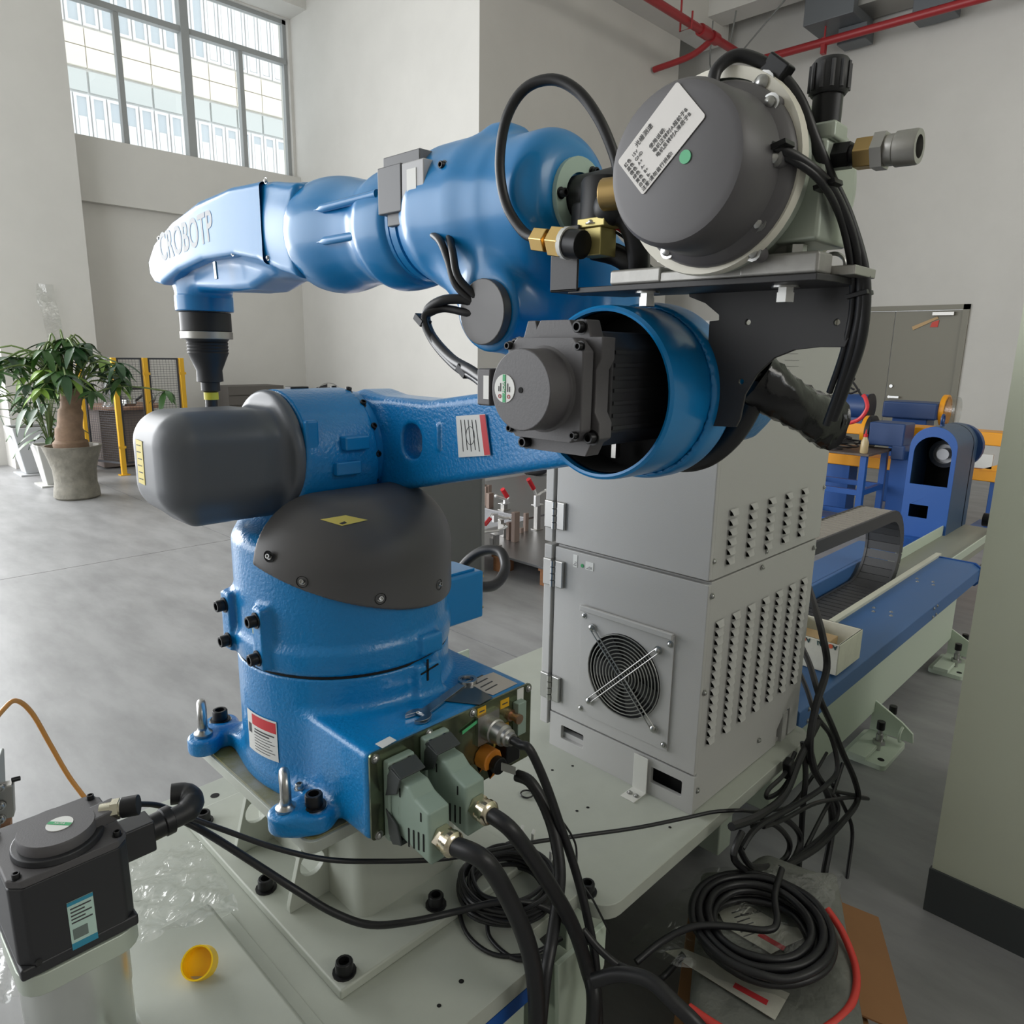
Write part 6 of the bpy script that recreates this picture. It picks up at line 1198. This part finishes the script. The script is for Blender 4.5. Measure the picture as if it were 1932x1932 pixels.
def sheet(quad, par, z):
    return MB().prism([(p.x, p.y) for p in (at(x, y, 'z', z) for x, y in quad)], (0, 0, z), (1, 0, 0), (0, 1, 0), (0, 0, .001)).build('printed_sheet', mat('dirty_paper', srgb(196, 194, 182), .6, var=.15, vscale=20), par)
ZK = .320
s1 = sheet(((1350, 1710), (1430, 1700), (1525, 1765), (1455, 1800), (1370, 1750)), pk, ZK); s2 = sheet(((1255, 1795), (1290, 1790), (1490, 1875), (1462, 1925)), pk, ZK)
for (a, b), (c, d_) in (((1432, 1762), (1480, 1790)), ((1385, 1858), (1448, 1892))):
    p, q = at(a, b, 'z', ZK+.0018), at(c, d_, 'z', ZK+.0018); e = q-p; MB().obox((p+q)/2, e, (0, 0, 1).__class__((0, 0, 1)), e.cross(Vector((0, 0, 1))), e.length/2, .0004, .007).build('red_stripe', M_redl, s1 if a < 1440 and a > 1400 else s2)
for i in range(6): p = at(1395+i*4, 1718+i*9, 'z', ZK+.0016); MB().obox(p, (1, -.45, 0), (.45, 1, 0), (0, 0, 1), .022-.002*(i % 3), .0014, .0003).build('print_line', M_txt, s1)
p0 = at(1395, 1740, 'z', ZK+.002); text('Robot Safety', .012, at(1420, 1722, 'z', ZK+.002), Vector((1, -.55, 0)), Vector((.55, 1, 0)), M_txt, s1, depth=.0002)
film('plastic_bag', 'loose clear plastic film draped over the wrapped package under the coil', 'bag', [at(1180, 1790, 'z', .34), at(1330, 1640, 'z', .345), at(1590, 1655, 'z', .345), at(1500, 1900, 'z', .345)], .004, .006, 12, 18)
cc = thing('cable_coil', 'large neat coil of thick black cable lying on the wrapped package', 'cable coil', at(1425, 1765, 'z', .34))
c0 = at(1432, 1772, 'z', .335); rr = random.Random(31)
for i in range(9):
    R = .108+.0115*(i % 4)+rr.uniform(-.003, .003); z = .012+.019*(i//3); e = Vector((rr.uniform(-.006, .006), rr.uniform(-.006, .006), z))
    MB().tube([c0+e+Vector((R*1.06*math.cos(t), R*math.sin(t), rr.uniform(-.002, .005))) for t in [k*.3927 for k in range(16)]], .0088, 10, 4, True).build('cable_turn', M_cable, cc)
cab([(1475, 1640, 'z', .40), (1462, 1690, 'z', .40), (1466, 1740, 'z', .40), (1445, 1755, 'z', .40), (1380, 1748, 'z', .40), (1310, 1748, 'z', .40), (1250, 1775, 'z', .38), (1200, 1815, 'z', .36)], .0075, cc, 'cable_end')
loose('welding_cable', 'red cable curving round the right side of the big black coil', 'cable', [(1560, 1715, 'z', .35), (1590, 1760, 'z', .33), (1615, 1830, 'z', .31), (1608, 1890, 'z', .31), (1565, 1935, 'z', .31), (1480, 1975, 'z', .31), (1380, 1950, 'z', .32), (1300, 1900, 'z', .325)], .0082, mat('red_cable', srgb(214, 66, 58), .4))
tn = thing('cable_tangle', 'hanging tangle of black cables behind the cabinet at the right platform edge', 'cables', (1.95, .66, .3))
tang = [([(1522, 1095, .90), (1536, 1140, .80), (1552, 1200, .72), (1560, 1260, .70), (1540, 1330, .69), (1528, 1400, .68), (1535, 1450, .68), (1562, 1500, .67), (1570, 1560, .66), (1555, 1650, .64), (1545, 1720, .6)], .0105),
        ([(1510, 1215, .87), (1528, 1255, .78), (1548, 1320, .70), (1570, 1370, .69), (1590, 1420, .68), (1612, 1470, .66), (1618, 1510, .65), (1590, 1550, .64), (1540, 1600, .63), (1470, 1640, .62)], .0095),
        ([(1505, 1260, .87), (1522, 1300, .78), (1540, 1350, .70), (1568, 1390, .69), (1580, 1450, .66), (1560, 1480, .66), (1500, 1520, .66), (1430, 1560, .66), (1400, 1600, .66)], .0075),
        ([(1515, 1400, .71), (1520, 1460, .69), (1515, 1520, .68), (1510, 1600, .67), (1505, 1660, .64)], .0085),
        ([(1500, 1420, .71), (1480, 1460, .70), (1450, 1490, .70), (1448, 1505, .70), (1475, 1490, .70), (1500, 1450, .70)], .006),
        ([(1590, 1440, .68), (1570, 1500, .67), (1545, 1550, .66), (1520, 1600, .65)], .006),
        ([(1560, 1490, .68), (1610, 1500, .66), (1638, 1507, .66), (1600, 1505, .66), (1540, 1515, .66), (1480, 1545, .66), (1440, 1560, .66)], .006),
        ([(1570, 1480, .68), (1596, 1530, .66), (1608, 1570, .64), (1600, 1640, .62), (1592, 1700, .60)], .006),
        ([(1440, 1550, .67), (1480, 1545, .67), (1510, 1580, .66), (1490, 1630, .65), (1430, 1650, .65), (1385, 1620, .65), (1400, 1570, .66)], .0085),
        ([(1420, 1560, .67), (1460, 1555, .66), (1490, 1590, .65), (1475, 1625, .65), (1420, 1635, .64), (1395, 1600, .65)], .0075),
        ([(1530, 1420, .69), (1545, 1470, .68), (1580, 1520, .66), (1560, 1570, .65), (1470, 1650, .63), (1462, 1700, .60)], .0085),
        ([(1545, 1360, .69), (1510, 1430, .69), (1480, 1500, .68), (1430, 1540, .67), (1380, 1560, .67)], .010)]
for p, r in tang: cab([(x, y, 'y', Y) for x, y, Y in p], r, tn, 'cable', n=8)
q = at(1488, 1450, 'y', .70); MB().obox(q, (.3, 0, -1), (1, 0, .3), (0, 1, 0), .03, .016, .012).build('cable_connector', M_bolt, tn, .006)
loose('drain_hose', 'thick dark hose arching over the cardboard box at bottom centre', 'hose', [(1120, 1850, 'y', .64), (1170, 1838, 'y', .60), (1225, 1850, 'y', .55), (1275, 1895, 'y', .50), (1320, 1940, 'y', .46), (1370, 2010, 'y', .42)], .013)
loose('floor_cable', 'dark cable crossing between platform corner and the wrapped package', 'cable', [(1100, 1755, 'y', .70), (1130, 1790, 'y', .67), (1165, 1820, 'y', .64), (1190, 1830, 'y', .62), (1240, 1850, 'z', .30), (1290, 1800, 'z', .34)], .007)
